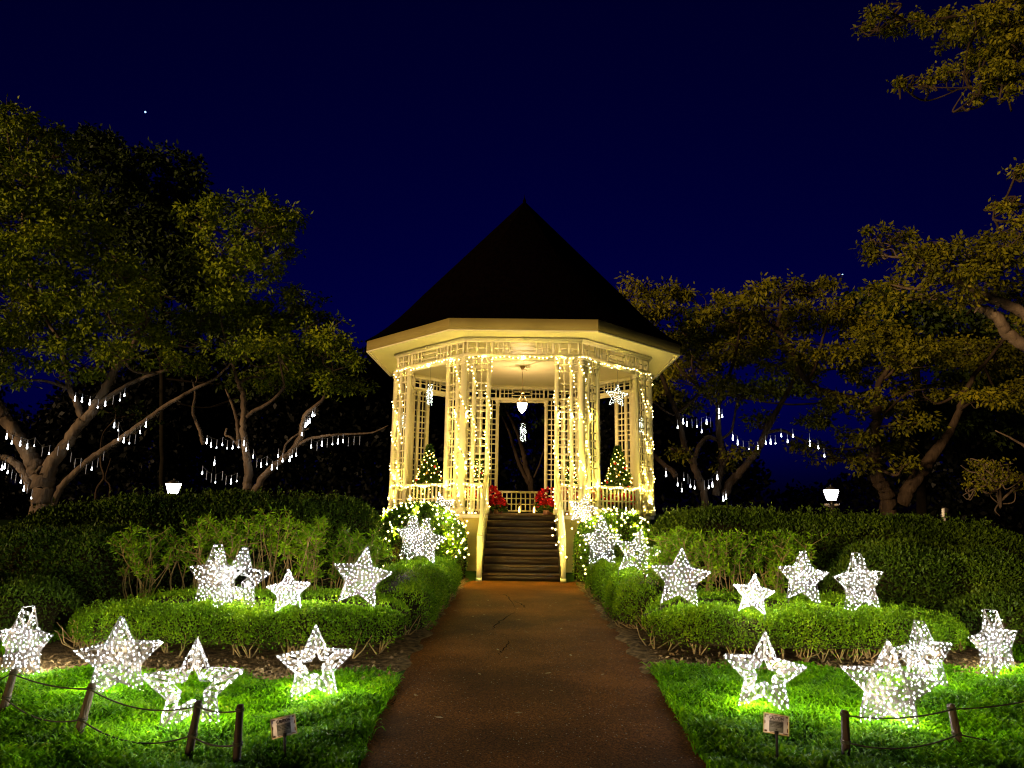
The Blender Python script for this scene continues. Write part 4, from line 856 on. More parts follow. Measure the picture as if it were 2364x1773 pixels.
# ------------------------------------------------------------------ trees: trunk and limbs, crown of leaf bunches
def tree(label, base_depth, limbs, pads, leaf='leaf_olive', bark='bark_pale', seed=0, name='rain_tree', per=56, leafL=0.22, dens=1.0, clump=0.42, dspread=4.0, group=None, ground=True, twigs=True):
    """limbs: lists of (x, y, radius[, depth shift]) read off the photo at the tree's distance; pads: (x, y, rx, ry)"""
    rng = np.random.RandomState(seed); sc = base_depth/FPX*DK
    first = limbs[0][0]; bp = dy(first[0], first[1], base_depth)
    root = thing(name, label, 'tree', (bp[0], bp[1], 0), group)
    wd = MB(); pts_all = []
    for li, lb in enumerate(limbs):
        P = np.array([dy(q[0], q[1], base_depth+(q[3] if len(q) > 3 else 0)) for q in lb]); R = np.array([q[2] for q in lb])
        if li == 0 and ground:
            P = np.vstack([[P[0][0], P[0][1], min(-0.05, P[0][2])], P]) if P[0][2] > 0.3 else P
            if len(P) > len(R): R = np.concatenate([[R[0]*1.15], R])
        C_ = curve(P, 7); t = np.linspace(0, 1, len(C_)); Rr = np.interp(t, np.linspace(0, 1, len(R)), R)
        C_[1:-1] += rng.normal(0, 0.12, (len(C_)-2, 3))*Rr[1:-1, None]
        wd.tube(C_, Rr, 9 if Rr.max() > 0.12 else 6); pts_all.append(np.c_[C_, Rr])
    A = np.vstack(pts_all); cr = MB()
    for (px, py, rx, ry) in pads:
        dd = rng.uniform(-1, 1)*dspread; c = dy(px, py, base_depth+dd); sc = px_m(px*DK, py*DK, base_depth+dd)*DK; ax = np.array([rx*sc, min(rx*sc*0.9, 5.0), ry*sc*0.88])
        # a branch from the nearest limb point reaching into the pad
        if twigs:
            cand = A[A[:, 3] < 0.3] if (A[:, 3] < 0.3).any() else A
            j = np.argmin(((cand[:, :3]-c)**2).sum(1)+np.maximum(0, cand[:, 2]-c[2])*4); a = cand[j, :3]; r0 = min(cand[j, 3]*0.8, 0.09)
            m1 = a*0.55+c*0.45+np.array([0, 0, -0.1*np.linalg.norm(c-a)])+rng.normal(0, 0.25, 3)
            C_ = curve([a, m1, c-[0, 0, ax[2]*0.3]], 6); wd.tube(C_, np.linspace(r0, 0.03, len(C_)), 5, cap=False)
            for q in range(5):
                e = c+rng.normal(0, 0.45, 3)*ax; s_ = C_[rng.randint(len(C_)//2, len(C_))]
                wd.tube(curve([s_, (s_+e)/2+rng.normal(0, 0.15, 3), e], 4), np.linspace(0.03, 0.012, 9), 4, cap=False)
        vol = ax[0]*ax[2]; nc = max(3, int(vol*22.0*dens))
        u = rng.normal(size=(nc, 3)); u /= np.linalg.norm(u, axis=1)[:, None]; rad = rng.uniform(0.35, 1.0, nc)**0.6
        Cc = c+u*rad[:, None]*ax; cl = clump*rng.uniform(0.55, 1.2, nc)
        n = nc*per; ci = np.repeat(np.arange(nc), per); off = rng.normal(0, 0.5, (n, 3))*cl[ci][:, None]*[1, 1, 0.75]
        D = off*1.2+rng.normal(0, 0.35, (n, 3)); D[:, 2] -= 0.25
        cr.leaves(Cc[ci]+off, D, leafL*rng.uniform(0.6, 1.3, n), leafL*0.5, rng, fold=0.1)
    wd.build('trunk', bark, root, True); cr.build('crown', leaf, root); return root
T1 = tree('huge spreading rain tree with a thick pale trunk at the left edge', 31.8, [
    [(93, 1166, .62), (92, 1140, .52), (92, 1100, .47), (93, 1060, .45), (92, 1020, .46)],
    [(97, 1035, .36), (115, 995, .30), (140, 965, .26), (165, 925, .24), (190, 900, .22), (212, 865, .20), (243, 810, .17), (285, 750, .13), (320, 690, .09)],
    [(178, 905, .16), (165, 868, .14), (150, 840, .12), (143, 800, .10), (135, 740, .07)],
    [(205, 880, .14), (235, 858, .12), (282, 828, .10), (338, 806, .08), (400, 790, .05)],
    [(113, 1096, .13), (118, 1080, .15), (141, 1042, .15), (197, 991, .14), (250, 955, .13), (282, 932, .12), (352, 881, .10), (417, 842, .08), (462, 819, .06), (510, 775, .04)],
    [(88, 1030, .40), (72, 1000, .34), (48, 957, .29), (22, 920, .26), (0, 885, .24), (-40, 830, .2), (-70, 750, .15), (-60, 650, .1)],
    [(70, 1058, .22), (55, 1025, .2), (38, 1003, .17), (17, 991, .15), (0, 988, .14), (-60, 985, .1)],
    [(60, 600, .1), (52, 520, .09), (50, 460, .08), (58, 405, .06), (95, 395, .04)], [(135, 740, .07), (100, 690, .07), (60, 600, .09)], [(320, 690, .09), (250, 560, .06), (170, 470, .05)]],
    [(15, 255, 55, 42), (60, 300, 75, 45), (125, 310, 45, 38), (20, 370, 95, 48), (110, 375, 75, 40), (150, 425, 62, 38), (-60, 420, 90, 70), (40, 470, 110, 50), (150, 490, 85, 36), (-50, 560, 110, 60), (80, 560, 110, 46),
     (205, 545, 70, 32), (265, 590, 78, 38), (20, 650, 120, 46), (150, 630, 100, 42), (300, 650, 55, 36), (325, 600, 30, 24), (230, 640, 60, 30), (100, 660, 80, 30), (60, 430, 80, 34), (120, 520, 70, 30), (-20, 330, 60, 40), (230, 690, 80, 36), (140, 790, 50, 14), (250, 760, 60, 22), (90, 720, 110, 36), (-40, 720, 100, 40), (330, 720, 55, 26), (180, 750, 80, 22), (20, 775, 60, 18), (370, 780, 50, 18), (20, 820, 40, 14), (-60, 800, 70, 40), (170, 800, 50, 14)], 'leaf_olive', 'bark_pale', 1, per=56)
T2 = tree('slim pale twin trunked tree hung with light tubes behind the left hedge', 33.0, [
    [(533, 1075, .2), (534, 1050, .2), (537, 1015, .2), (530, 969, .17), (525, 926, .15), (527, 891, .14), (524, 850, .12), (516, 832, .1), (504, 792, .07), (500, 740, .05)],
    [(533, 901, .09), (552, 886, .09), (582, 870, .08), (610, 842, .07), (613, 827, .06), (600, 760, .04)],
    [(545, 1072, .16), (565, 1035, .17), (600, 1000, .16), (628, 977, .15), (648, 946, .14), (656, 910, .13), (663, 893, .12), (699, 860, .08), (720, 800, .05)],
    [(640, 964, .09), (666, 949, .08), (700, 942, .07), (729, 939, .06), (770, 937, .05), (806, 934, .04), (839, 919, .02)],
    [(628, 977, .06), (612, 990, .06), (618, 960, .05), (640, 940, .05), (668, 925, .03)],
    [(520, 968, .06), (500, 945, .06), (487, 940, .05), (490, 925, .04)], [(515, 965, .09), (512, 910, .08), (500, 870, .06), (487, 840, .04)],
    [(440, 960, .1), (430, 925, .08), (417, 891, .07), (422, 850, .05), (415, 820, .04)], [(504, 792, .07), (480, 700, .06), (470, 610, .05), (530, 540, .04)]],
    [(520, 445, 75, 24), (590, 452, 60, 24), (560, 490, 80, 24), (440, 470, 60, 32), (480, 535, 95, 28), (590, 500, 45, 20), (620, 470, 30, 18), (570, 560, 70, 22), (520, 610, 110, 26), (620, 545, 22, 8), (640, 650, 60, 24), (690, 690, 45, 24), (600, 690, 100, 32), (725, 730, 45, 30), (520, 740, 110, 28), (670, 760, 85, 34), (600, 820, 80, 22), (760, 775, 36, 26), (440, 690, 70, 32), (430, 790, 50, 20), (720, 830, 55, 20), (530, 655, 60, 22), (780, 830, 40, 22), (560, 700, 80, 30), (480, 650, 70, 28), (620, 790, 70, 26), (470, 580, 60, 24), (700, 730, 50, 26)], 'leaf_olive', 'bark_pale', 2, per=56, dspread=3)
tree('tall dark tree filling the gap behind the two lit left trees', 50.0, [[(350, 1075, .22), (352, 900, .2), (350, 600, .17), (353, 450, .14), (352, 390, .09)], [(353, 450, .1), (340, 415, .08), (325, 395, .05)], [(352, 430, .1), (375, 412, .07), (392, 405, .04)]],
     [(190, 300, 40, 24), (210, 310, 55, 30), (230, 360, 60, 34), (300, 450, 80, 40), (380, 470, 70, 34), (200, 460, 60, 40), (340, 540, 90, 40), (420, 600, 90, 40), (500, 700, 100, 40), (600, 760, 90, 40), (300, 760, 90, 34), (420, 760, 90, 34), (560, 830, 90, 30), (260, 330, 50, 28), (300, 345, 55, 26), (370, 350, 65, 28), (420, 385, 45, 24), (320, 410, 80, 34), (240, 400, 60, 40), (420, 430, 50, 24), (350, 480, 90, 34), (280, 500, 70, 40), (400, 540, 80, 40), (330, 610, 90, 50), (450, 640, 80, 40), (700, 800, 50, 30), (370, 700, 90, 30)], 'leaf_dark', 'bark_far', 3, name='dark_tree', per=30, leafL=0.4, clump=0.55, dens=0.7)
T3 = tree('many stemmed brown tree hung with light tubes just right of the bandstand', 33.0, [
    [(1522, 1075, .17), (1510, 1034, .17), (1497, 1000, .17), (1483, 973, .16), (1472, 932, .14), (1463, 894, .13), (1446, 854, .12), (1425, 800, .08), (1410, 740, .05)],
    [(1547, 1070, .17), (1553, 1030, .16), (1562, 990, .16), (1553, 941, .14), (1551, 905, .13), (1553, 875, .12), (1565, 830, .1), (1585, 780, .07), (1600, 700, .04)],
    [(1565, 1070, .2), (1583, 1036, .2), (1605, 1013, .18), (1639, 968, .16), (1654, 933, .15), (1672, 899, .13), (1702, 844, .1), (1725, 800, .07)],
    [(1497, 1000, .12), (1512, 960, .12), (1530, 945, .11), (1548, 950, .1)], [(1460, 1030, .14), (1452, 1018, .14), (1415, 986, .1), (1395, 960, .07)],
    [(1463, 894, .09), (1490, 870, .09), (1511, 841, .09), (1470, 800, .06), (1450, 760, .04)], [(1551, 880, .08), (1530, 855, .08), (1511, 841, .08), (1495, 790, .05), (1500, 740, .04)],
    [(1654, 935, .1), (1690, 930, .08), (1720, 945, .06), (1760, 960, .05), (1800, 985, .03)], [(1556, 950, .08), (1580, 930, .06), (1590, 880, .05), (1597, 840, .04)], [(1472, 900, .06), (1440, 890, .06), (1405, 862, .04)]],
    [(1375, 622, 48, 18), (1430, 640, 62, 22), (1480, 632, 36, 16), (1400, 670, 50, 22), (1470, 690, 75, 28), (1510, 735, 60, 28), (1440, 750, 55, 26), (1560, 770, 75, 30), (1490, 800, 60, 26), (1440, 850, 45, 18), (1550, 835, 80, 22), (1620, 850, 55, 20), (1610, 760, 50, 32), (1500, 875, 40, 12), (1465, 975, 22, 9), (1560, 1000, 22, 12), (1590, 975, 30, 12), (1640, 900, 30, 14)], 'leaf_brown', 'bark_dark', 4, name='rain_tree', per=56, dspread=3)
T4 = tree('broad brown leaved tree with a forked trunk behind the right hedge', 32.0, [
    [(1921, 1095, .36), (1912, 1060, .31), (1897, 1036, .29), (1890, 985, .26), (1890, 952, .24), (1893, 894, .2), (1896, 850, .16), (1899, 826, .13), (1930, 780, .08), (1950, 720, .05)],
    [(1945, 1090, .32), (1975, 1040, .3), (2015, 985, .26), (2049, 938, .18), (2076, 877, .14), (2100, 817, .11), (2130, 782, .08), (2180, 720, .05)],
    [(1893, 890, .12), (1850, 865, .13), (1800, 850, .13), (1765, 840, .13), (1744, 825, .13), (1725, 798, .13), (1712, 760, .12), (1690, 725, .11), (1680, 712, .1), (1687, 674, .09), (1688, 643, .06), (1710, 620, .04)],
    [(1744, 825, .08), (1762, 790, .07), (1775, 740, .06), (1790, 690, .04)], [(1899, 826, .08), (1930, 800, .07), (1940, 770, .06), (1935, 730, .04)], [(1690, 720, .06), (1720, 700, .05), (1760, 690, .03)], [(1893, 930, .07), (1915, 890, .06), (1960, 850, .05), (2000, 840, .03)]],
    [(1575, 655, 50, 24), (1630, 632, 55, 24), (1695, 625, 62, 24), (1760, 625, 50, 22), (1810, 650, 36, 20), (1590, 700, 50, 26), (1660, 690, 75, 30), (1740, 690, 75, 34), (1830, 700, 55, 30), (1690, 770, 80, 34), (1790, 780, 95, 36), (1890, 730, 75, 38), (1900, 800, 85, 32), (1980, 760, 85, 36), (2070, 760, 75, 36), (2150, 770, 70, 40), (2000, 850, 80, 26), (1920, 890, 60, 20), (1830, 870, 70, 24), (1760, 900, 50, 20), (1740, 960, 42, 14), (1800, 985, 55, 14), (1850, 940, 45, 18), (1925, 960, 45, 15), (1975, 910, 45, 16), (2190, 850, 50, 36), (2120, 860, 50, 22), (1950, 1005, 30, 11), (1870, 1005, 25, 12), (2220, 760, 60, 50)], 'leaf_brown', 'bark_dark', 5, name='rain_tree', per=56, dspread=4)
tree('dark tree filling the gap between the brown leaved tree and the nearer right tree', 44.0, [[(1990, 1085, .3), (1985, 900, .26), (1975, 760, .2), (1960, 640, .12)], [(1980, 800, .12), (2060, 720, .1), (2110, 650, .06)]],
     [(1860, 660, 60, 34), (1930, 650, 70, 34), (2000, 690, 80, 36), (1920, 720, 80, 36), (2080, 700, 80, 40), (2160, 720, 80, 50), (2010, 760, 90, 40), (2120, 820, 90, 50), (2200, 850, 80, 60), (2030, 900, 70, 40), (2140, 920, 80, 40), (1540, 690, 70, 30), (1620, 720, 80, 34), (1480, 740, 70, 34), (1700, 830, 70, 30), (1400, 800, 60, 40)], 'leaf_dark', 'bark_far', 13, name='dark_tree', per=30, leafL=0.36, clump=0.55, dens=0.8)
T5 = tree('nearer spreading tree with a bare limb reaching in at the right edge', 22.0, [
    [(2420, 1190, .4), (2410, 1050, .36), (2390, 900, .32), (2330, 800, .27), (2260, 765, .22), (2212, 744, .2), (2177, 722, .18), (2159, 690, .17), (2132, 672, .15), (2105, 661, .1)],
    [(2260, 765, .2), (2230, 700, .18), (2195, 668, .17), (2127, 640, .14), (2055, 605, .12), (2024, 582, .1), (1970, 537, .05), (1925, 520, .03)],
    [(2159, 660, .09), (2150, 640, .08), (2155, 590, .06), (2145, 560, .04)], [(2080, 615, .06), (2060, 580, .05), (2040, 560, .03)], [(2100, 660, .06), (2060, 640, .05), (2000, 640, .03)]],
    [(1880, 512, 40, 16), (1925, 522, 48, 20), (1895, 548, 32, 12), (1975, 540, 55, 22), (2040, 535, 60, 24), (2110, 545, 65, 28), (2180, 560, 60, 34), (1980, 580, 50, 18), (2050, 600, 70, 22), (2140, 610, 70, 30), (2010, 640, 60, 16), (1945, 650, 36, 12), (1922, 612, 16, 9), (2090, 650, 50, 16), (2200, 630, 50, 34), (1882, 622, 14, 7), (1890, 665, 22, 9), (2215, 520, 40, 34), (2150, 520, 40, 20), (2190, 690, 40, 16)], 'leaf_brown', 'bark_pale', 6, name='rain_tree', per=60, leafL=0.16, clump=0.32, dspread=2, dens=1.5)
T6 = tree('overhanging branches of an out of frame tree in the upper right corner', 15.0, [
    [(2760, 1330, .45), (2740, 900, .4), (2700, 400, .3), (2560, 100, .2), (2400, 10, .13), (2300, -25, .1), (2200, -5, .07), (2130, 18, .05), (2050, 38, .035), (1960, 47, .02)],
    [(2560, 100, .1), (2420, 130, .08), (2300, 150, .06), (2212, 165, .045), (2140, 185, .03), (2080, 190, .015)], [(2400, 250, .06), (2300, 380, .04), (2212, 445, .03), (2150, 450, .012)], [(2620, 230, .08), (2400, 250, .06)]],
    [(1905, 18, 36, 12), (1868, 60, 20, 9), (1950, 50, 50, 16), (2020, 50, 52, 20), (2055, 88, 48, 16), (2110, 50, 60, 30), (2170, 30, 60, 26), (2190, 90, 60, 34), (2130, 110, 50, 20), (2025, 168, 30, 14), (2080, 150, 45, 18), (2140, 165, 50, 22), (2195, 155, 45, 22), (2110, 205, 24, 10), (2190, 195, 30, 12), (1942, 180, 6, 6), (2195, 372, 26, 13), (2158, 442, 24, 11), (2190, 440, 24, 14), (2205, 480, 18, 8), (2240, 60, 60, 50)], 'leaf_brown', 'bark_dark', 7, name='rain_tree', per=60, leafL=0.105, clump=0.21, dspread=1.0, dens=5.0)
T7 = tree('low pale twiggy tree lit from below at the right edge', 26.0, [
    [(2330, 1150, .2), (2300, 1080, .18), (2250, 1045, .14), (2212, 1035, .12), (2175, 1040, .09), (2140, 1065, .05), (2110, 1055, .03), (2080, 1070, .015)],
    [(2212, 1035, .07), (2180, 1020, .06), (2140, 1015, .04), (2100, 1020, .025), (2075, 1005, .012)], [(2200, 1050, .05), (2170, 1075, .04), (2150, 1100, .025), (2160, 1115, .012)], [(2260, 1040, .09), (2225, 975, .06), (2190, 950, .04), (2150, 930, .02)], [(2175, 1040, .04), (2150, 1040, .03), (2120, 1035, .02), (2090, 1045, .01)]],
    [(2130, 1020, 36, 14), (2170, 1030, 36, 14), (2150, 1050, 36, 12), (2110, 1045, 26, 10), (2195, 1050, 24, 14), (2150, 1000, 30, 10), (2110, 1005, 24, 8)], 'leaf_brown', 'bark_pale', 8, name='low_tree', per=22, leafL=0.13, clump=0.24, dens=4.0, dspread=1.2)
tree('dim tree seen through the bandstand opening', 44.0, [[(1150, 1085, .22), (1146, 1037, .2), (1135, 999, .18), (1128, 967, .15), (1115, 930, .1), (1090, 880, .07)], [(1146, 1050, .15), (1124, 1007, .13), (1110, 967, .11), (1102, 938, .09), (1085, 900, .05)], [(1150, 1040, .08), (1170, 990, .06), (1185, 930, .04)], [(1120, 990, .05), (1150, 1030, .04)]],
     [(1080, 860, 60, 24), (1160, 850, 60, 30), (1180, 900, 30, 30), (1060, 820, 60, 30)], 'leaf_dark', 'bark_dark', 9, name='dark_tree', per=20, leafL=0.36, clump=0.5, dens=0.5)
# bare dim stems far left and beside the bandstand
tree('thin crooked dark tree between the thick trunk and the left lamp', 36.0, [[(205, 1088, .07), (210, 1055, .06), (225, 1030, .06), (218, 1000, .05), (222, 940, .04), (250, 905, .03)], [(235, 1085, .05), (238, 1050, .05), (228, 1032, .04), (240, 990, .03)]], [(250, 880, 40, 18), (300, 900, 36, 16)], 'leaf_dark', 'bark_dark', 10, name='dark_tree', per=18, leafL=0.3, dens=0.6)

# far wood that closes the horizon as one dark mass
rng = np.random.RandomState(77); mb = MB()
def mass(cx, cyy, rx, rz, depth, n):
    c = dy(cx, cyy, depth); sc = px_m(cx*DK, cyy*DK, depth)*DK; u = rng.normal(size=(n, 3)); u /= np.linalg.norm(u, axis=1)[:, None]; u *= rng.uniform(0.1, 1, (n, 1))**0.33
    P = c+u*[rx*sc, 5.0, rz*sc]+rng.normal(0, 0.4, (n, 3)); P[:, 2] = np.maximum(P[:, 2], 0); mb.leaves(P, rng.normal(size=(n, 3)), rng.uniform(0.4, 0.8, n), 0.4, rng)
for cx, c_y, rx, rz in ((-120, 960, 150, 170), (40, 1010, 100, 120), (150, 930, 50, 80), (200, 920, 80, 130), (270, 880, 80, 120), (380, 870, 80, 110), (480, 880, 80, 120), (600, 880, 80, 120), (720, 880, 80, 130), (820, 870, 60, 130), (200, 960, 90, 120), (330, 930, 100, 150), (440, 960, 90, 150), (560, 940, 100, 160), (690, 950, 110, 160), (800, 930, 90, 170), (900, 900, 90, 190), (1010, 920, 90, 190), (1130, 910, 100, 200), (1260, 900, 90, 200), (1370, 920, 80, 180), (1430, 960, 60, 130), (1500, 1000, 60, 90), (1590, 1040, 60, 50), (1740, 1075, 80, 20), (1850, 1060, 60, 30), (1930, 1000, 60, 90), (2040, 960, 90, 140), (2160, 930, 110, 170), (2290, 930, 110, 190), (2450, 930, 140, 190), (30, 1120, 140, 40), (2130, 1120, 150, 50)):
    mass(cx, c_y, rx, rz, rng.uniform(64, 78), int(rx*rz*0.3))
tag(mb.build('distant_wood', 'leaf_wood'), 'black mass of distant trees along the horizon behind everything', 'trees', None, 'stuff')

# ------------------------------------------------------------------ tubes of falling light hung in the trees
def tube_mesh(name, L, drop, dr):
    mb = MB(); mb.lathe((0, 0, 0), [(0.001, 0), (0.010, -0.003), (0.010, -L), (0.001, -L-0.003)], 6)
    if drop: z = -L*0.97; mb.lathe((0, 0, z), [(0.013, drop), (dr*0.45, drop*0.6), (dr, drop*0.2), (dr*0.8, 0.03), (0.013, 0.0)], 8, mi=1)
    o = mb.build(name, ['tube_dim', 'tube_lit']); me = o.data; bpy.data.objects.remove(o); return me
TUBES = [tube_mesh('light_tube', 0.42, 0.24, 0.036), tube_mesh('light_tube', 0.42, 0.15, 0.034), tube_mesh('light_tube', 0.42, 0.08, 0.03), tube_mesh('light_tube', 0.42, 0, 0)]
def tubes(px, org, scale, depth, label, group, lights=(), seed=0):
    rng = np.random.RandomState(seed); tops = []
    for q in px:
        sx, sy = org[0]+q[0]/scale, org[1]+q[1]/scale; kind = q[2] if len(q) > 2 else rng.choice([0, 0, 1, 1, 2])
        p = at_y(sx, sy, depth+rng.uniform(-0.4, 0.4)); p[2] += 0.42*0.97-(0.11, 0.08, 0.04, 0.25)[kind]
        o = bpy.data.objects.new('light_tube', TUBES[kind]); COL.objects.link(o); o.location = p; tops.append(p)
        tag(o, label, 'light tube', group)
    t = np.array(sorted(tops, key=lambda p: p[0])); 
    for i in range(len(t)-1):
        if np.linalg.norm(t[i+1]-t[i]) < 2.2: pass
    mb = MB()
    for i in range(len(t)-1):
        if np.linalg.norm(t[i+1]-t[i]) < 2.2: mb.tube(sag(t[i]+[0, 0, .005], t[i+1]+[0, 0, .005], 0.03, 5), 0.01, 4, cap=False)
    if mb.n: tag(mb.build('light_cable', 'cable'), 'thin dark cable carrying the '+group, 'cable', 'cables of the light tubes')
Z3, Z4, Z7 = 3.318, 3.687, 4.148
tubes([(575, 400, 0), (628, 410, 0), (687, 430, 0), (748, 465, 2), (806, 440, 0), (868, 400, 3), (918, 410, 2), (953, 370, 1)], (0, 800), Z3, 31.2, 'white light tube hanging where the thick left tree forks high up', 'upper fork light tubes of the thick left tree', [(650, 440, 14)], 1)
tubes([(50, 690, 0), (90, 735, 1), (155, 745, 0), (208, 765, 0), (262, 760, 2), (325, 795, 3), (375, 820, 2), (445, 790, 3), (520, 770, 0), (545, 840, 3), (575, 885, 3), (620, 880, 3), (660, 930, 3), (703, 935, 1), (750, 880, 3), (795, 830, 3)], (0, 800), Z3, 31.0, 'white light tube in the row across the trunk of the thick left tree', 'trunk row light tubes of the thick left tree', [(110, 730, 16), (515, 775, 9)], 2)
tubes([(15, 930, 0), (35, 920, 0), (58, 960, 1), (92, 970, 3), (122, 1000, 3), (160, 1035, 1), (183, 1090, 0), (212, 1080, 3), (240, 1160, 2)], (0, 800), Z3, 31.0, 'white light tube hanging under the lowest left limb at the photo edge', 'low limb light tubes of the thick left tree', [(40, 900, 14), (190, 1090, 6)], 3)
tubes([(875, 605, 0), (905, 640, 2), (905, 710, 2), (948, 720, 0), (990, 740, 2), (1038, 700, 3), (1073, 655, 1), (1118, 600, 0)], (0, 800), Z3, 31.2, 'white light tube along the long slanting limb of the thick left tree', 'slanting limb light tubes of the thick left tree', [], 4)
tubes([(285, 810, 0), (322, 840, 0), (368, 860, 2), (418, 830, 1), (458, 865, 2), (505, 858, 1), (555, 855, 2), (602, 825, 0), (620, 875, 1)], (400, 800), Z4, 32.2, 'white light tube in the row left of the slim pale trunk', 'light tubes left of the slim pale trunk', [(600, 840, 10)], 5)
tubes([(680, 935, 1), (712, 980, 3), (748, 1010, 0), (795, 1000, 2), (840, 1030, 0), (885, 1035, 2), (893, 930, 1), (930, 968, 1), (990, 960, 0), (1010, 935, 2), (1047, 920, 1)], (400, 800), Z4, 32.2, 'white light tube in the sagging row right of the slim pale trunk', 'light tubes right of the slim pale trunk', [(660, 950, 4)], 6)
tubes([(1095, 745, 1), (1125, 670, 0), (1143, 650, 0), (1160, 635, 0), (1185, 580, 0), (1203, 585, 2)], (400, 800), Z4, 32.2, 'white light tube on the leaning limb nearest the bandstand on the left', 'light tubes up the leaning limb', [(1120, 700, 10)], 7)
tubes([(1173, 850, 1), (1225, 840, 3), (1265, 830, 0), (1312, 810, 3), (1355, 830, 2), (1402, 810, 0), (1445, 805, 1), (1492, 800, 3), (1540, 790, 3), (1588, 790, 3)], (400, 800), Z4, 32.2, 'white light tube under the thin level branch left of the bandstand', 'light tubes under the thin level branch', [], 8)
tubes([(350, 990, 0), (247, 1075, 1), (285, 1085, 3), (325, 1110, 3), (358, 1155, 2), (420, 1090, 3), (450, 1130, 3), (492, 1150, 0), (540, 1145, 2)], (400, 800), Z4, 32.4, 'white light tube low down near the left lamp post', 'low light tubes near the left lamp', [(490, 1150, 5)], 9)
tubes([(475, 355, 1), (528, 305, 0), (563, 330, 0), (612, 310, 3), (660, 350, 2), (705, 395, 1), (703, 300, 3), (752, 310, 0), (790, 300, 3), (870, 205, 0), (870, 260, 1), (902, 250, 1)], (1450, 900), Z7, 32.2, 'white light tube high in the many stemmed tree right of the bandstand', 'upper light tubes of the many stemmed tree', [(870, 210, 9)], 10)
tubes([(1003, 460, 0), (1050, 505, 0), (1103, 520, 3), (1160, 570, 2), (1245, 560, 0), (1318, 505, 1), (1365, 500, 0), (1412, 510, 2), (1467, 435, 1), (1528, 490, 1), (1580, 440, 1), (1740, 490, 2), (1740, 525, 1), (1822, 550, 1), (1880, 630, 1)], (1450, 900), Z7, 32.0, 'white light tube in the sagging row left of the right lamp', 'row of light tubes left of the right lamp', [(1280, 530, 10), (1480, 430, 6)], 11)
tubes([(363, 810, 0), (475, 905, 1), (515, 960, 1), (535, 860, 2), (573, 840, 3), (597, 920, 1), (637, 935, 1), (730, 900, 3), (772, 930, 1), (808, 910, 0), (855, 840, 0), (912, 1045, 0), (938, 1025, 0)], (1450, 900), Z7, 32.2, 'white light tube at the foot of the many stemmed tree', 'low light tubes of the many stemmed tree', [(860, 850, 8), (925, 1020, 6)], 12)

# ------------------------------------------------------------------ lantern posts behind the hedges
def lantern(sx, sy, depth, label, energy, cap):
    p = at_y(sx, sy, depth); x, y, z = p; root = thing('garden_lantern', label, 'lamp', (x, y, 0), 'lit garden lanterns behind the hedges')
    mb = MB(); mb.lathe((x, y, 0), [(0.001, 0), (0.16, 0), (0.16, 0.12), (0.09, 0.2), (0.075, z-0.5), (0.1, z-0.48), (0.1, z-0.42), (0.001, z-0.42)], 12); mb.build('post', 'metal_dark', root)
    mb = MB(); mb.box(x-0.24, x-0.09, y-0.09, y+0.09, z-0.36, z-0.30); mb.box(x+0.09, x+0.24, y-0.09, y+0.09, z-0.36, z-0.30); mb.box(x-0.2, x+0.2, y-0.1, y+0.1, z-0.415, z-0.361, mi=1); mb.build('collar', ['stone', 'metal_dark'], root)
    def fr(r0, z0, r1, z1): return [(x-r0, y-r0, z0), (x+r0, y-r0, z0), (x+r0, y+r0, z0), (x-r0, y+r0, z0), (x-r1, y-r1, z1), (x+r1, y-r1, z1), (x+r1, y+r1, z1), (x-r1, y+r1, z1)]
    mb = MB(); mb.hexa(fr(0.11, z-0.17, 0.19, z+0.17)); mb.build('glass', 'lantern_glass', root)
    mb = MB(); mb.hexa(fr(0.13, z-0.2, 0.13, z-0.175)); mb.hexa(fr(0.215, z+0.175, 0.05, z+0.3)); mb.lathe((x, y, z), [(0.03, 0.3), (0.03, 0.34), (0.005, 0.38)], 8)
    for a, b_ in ((-1, -1), (1, -1), (1, 1), (-1, 1)): mb.tube([(x+a*0.118, y+b_*0.118, z-0.18), (x+a*0.2, y+b_*0.2, z+0.18)], 0.011, 4)
    mb.tube([(x, y, z-0.42), (x, y, z-0.19)], 0.05, 8); mb.build('frame', 'metal_dark', root)
lantern(400, 1128, 25.0, 'glowing garden lantern standing behind the tall hedge on the left', 18, False)
lantern(1919, 1143, 25.0, 'glowing garden lantern standing behind the flat hedge on the right', 18, True)
# little ground light, stones and marker at the left edge; small spotlight beyond the right hedge
p = at_z(18, 1280, 0); root = thing('bollard_light', 'small white bollard light on the grass at the far left edge', 'lamp', tuple(p))
mb = MB(); mb.lathe(p, [(0.001, 0), (0.1, 0), (0.08, 0.05), (0.07, 0.3), (0.001, 0.3)], 10); mb.build('post', 'white', root)
mb = MB(); mb.lathe(p, [(0.07, 0.302), (0.16, 0.33), (0.16, 0.36), (0.001, 0.42)], 10); mb.build('cap', 'tube_lit', root)
for i, (sx, sy, r_) in enumerate(((26, 1266, .07), (31, 1264, .09), (36, 1262, .08), (41, 1266, .06))):
    p = at_z(sx, sy+6, 0); mb = MB(); mb.lathe(p, [(0.001, -0.01), (r_, 0.02), (r_*1.1, r_*0.7), (r_*0.6, r_*1.3), (0.001, r_*1.4)], 7)
    tag(mb.build('white_stone', 'white'), 'small white stone in the cluster beside the bollard light', 'stone', 'white stones by the bollard light')
p = at_z(47, 1268, 0); root = thing('path_marker', 'short pale post beside the white stones at the foot of the thick tree', 'post', tuple(p))
mb = MB(); mb.lathe(p, [(0.001, 0), (0.09, 0), (0.05, 0.42), (0.001, 0.45)], 8); mb.build('post', 'stone', root)
p = at_y(2180, 1184, 18.0); root = thing('garden_spotlight', 'small spotlight on a stake poking above the right hedge top', 'lamp', (p[0], p[1], 0))
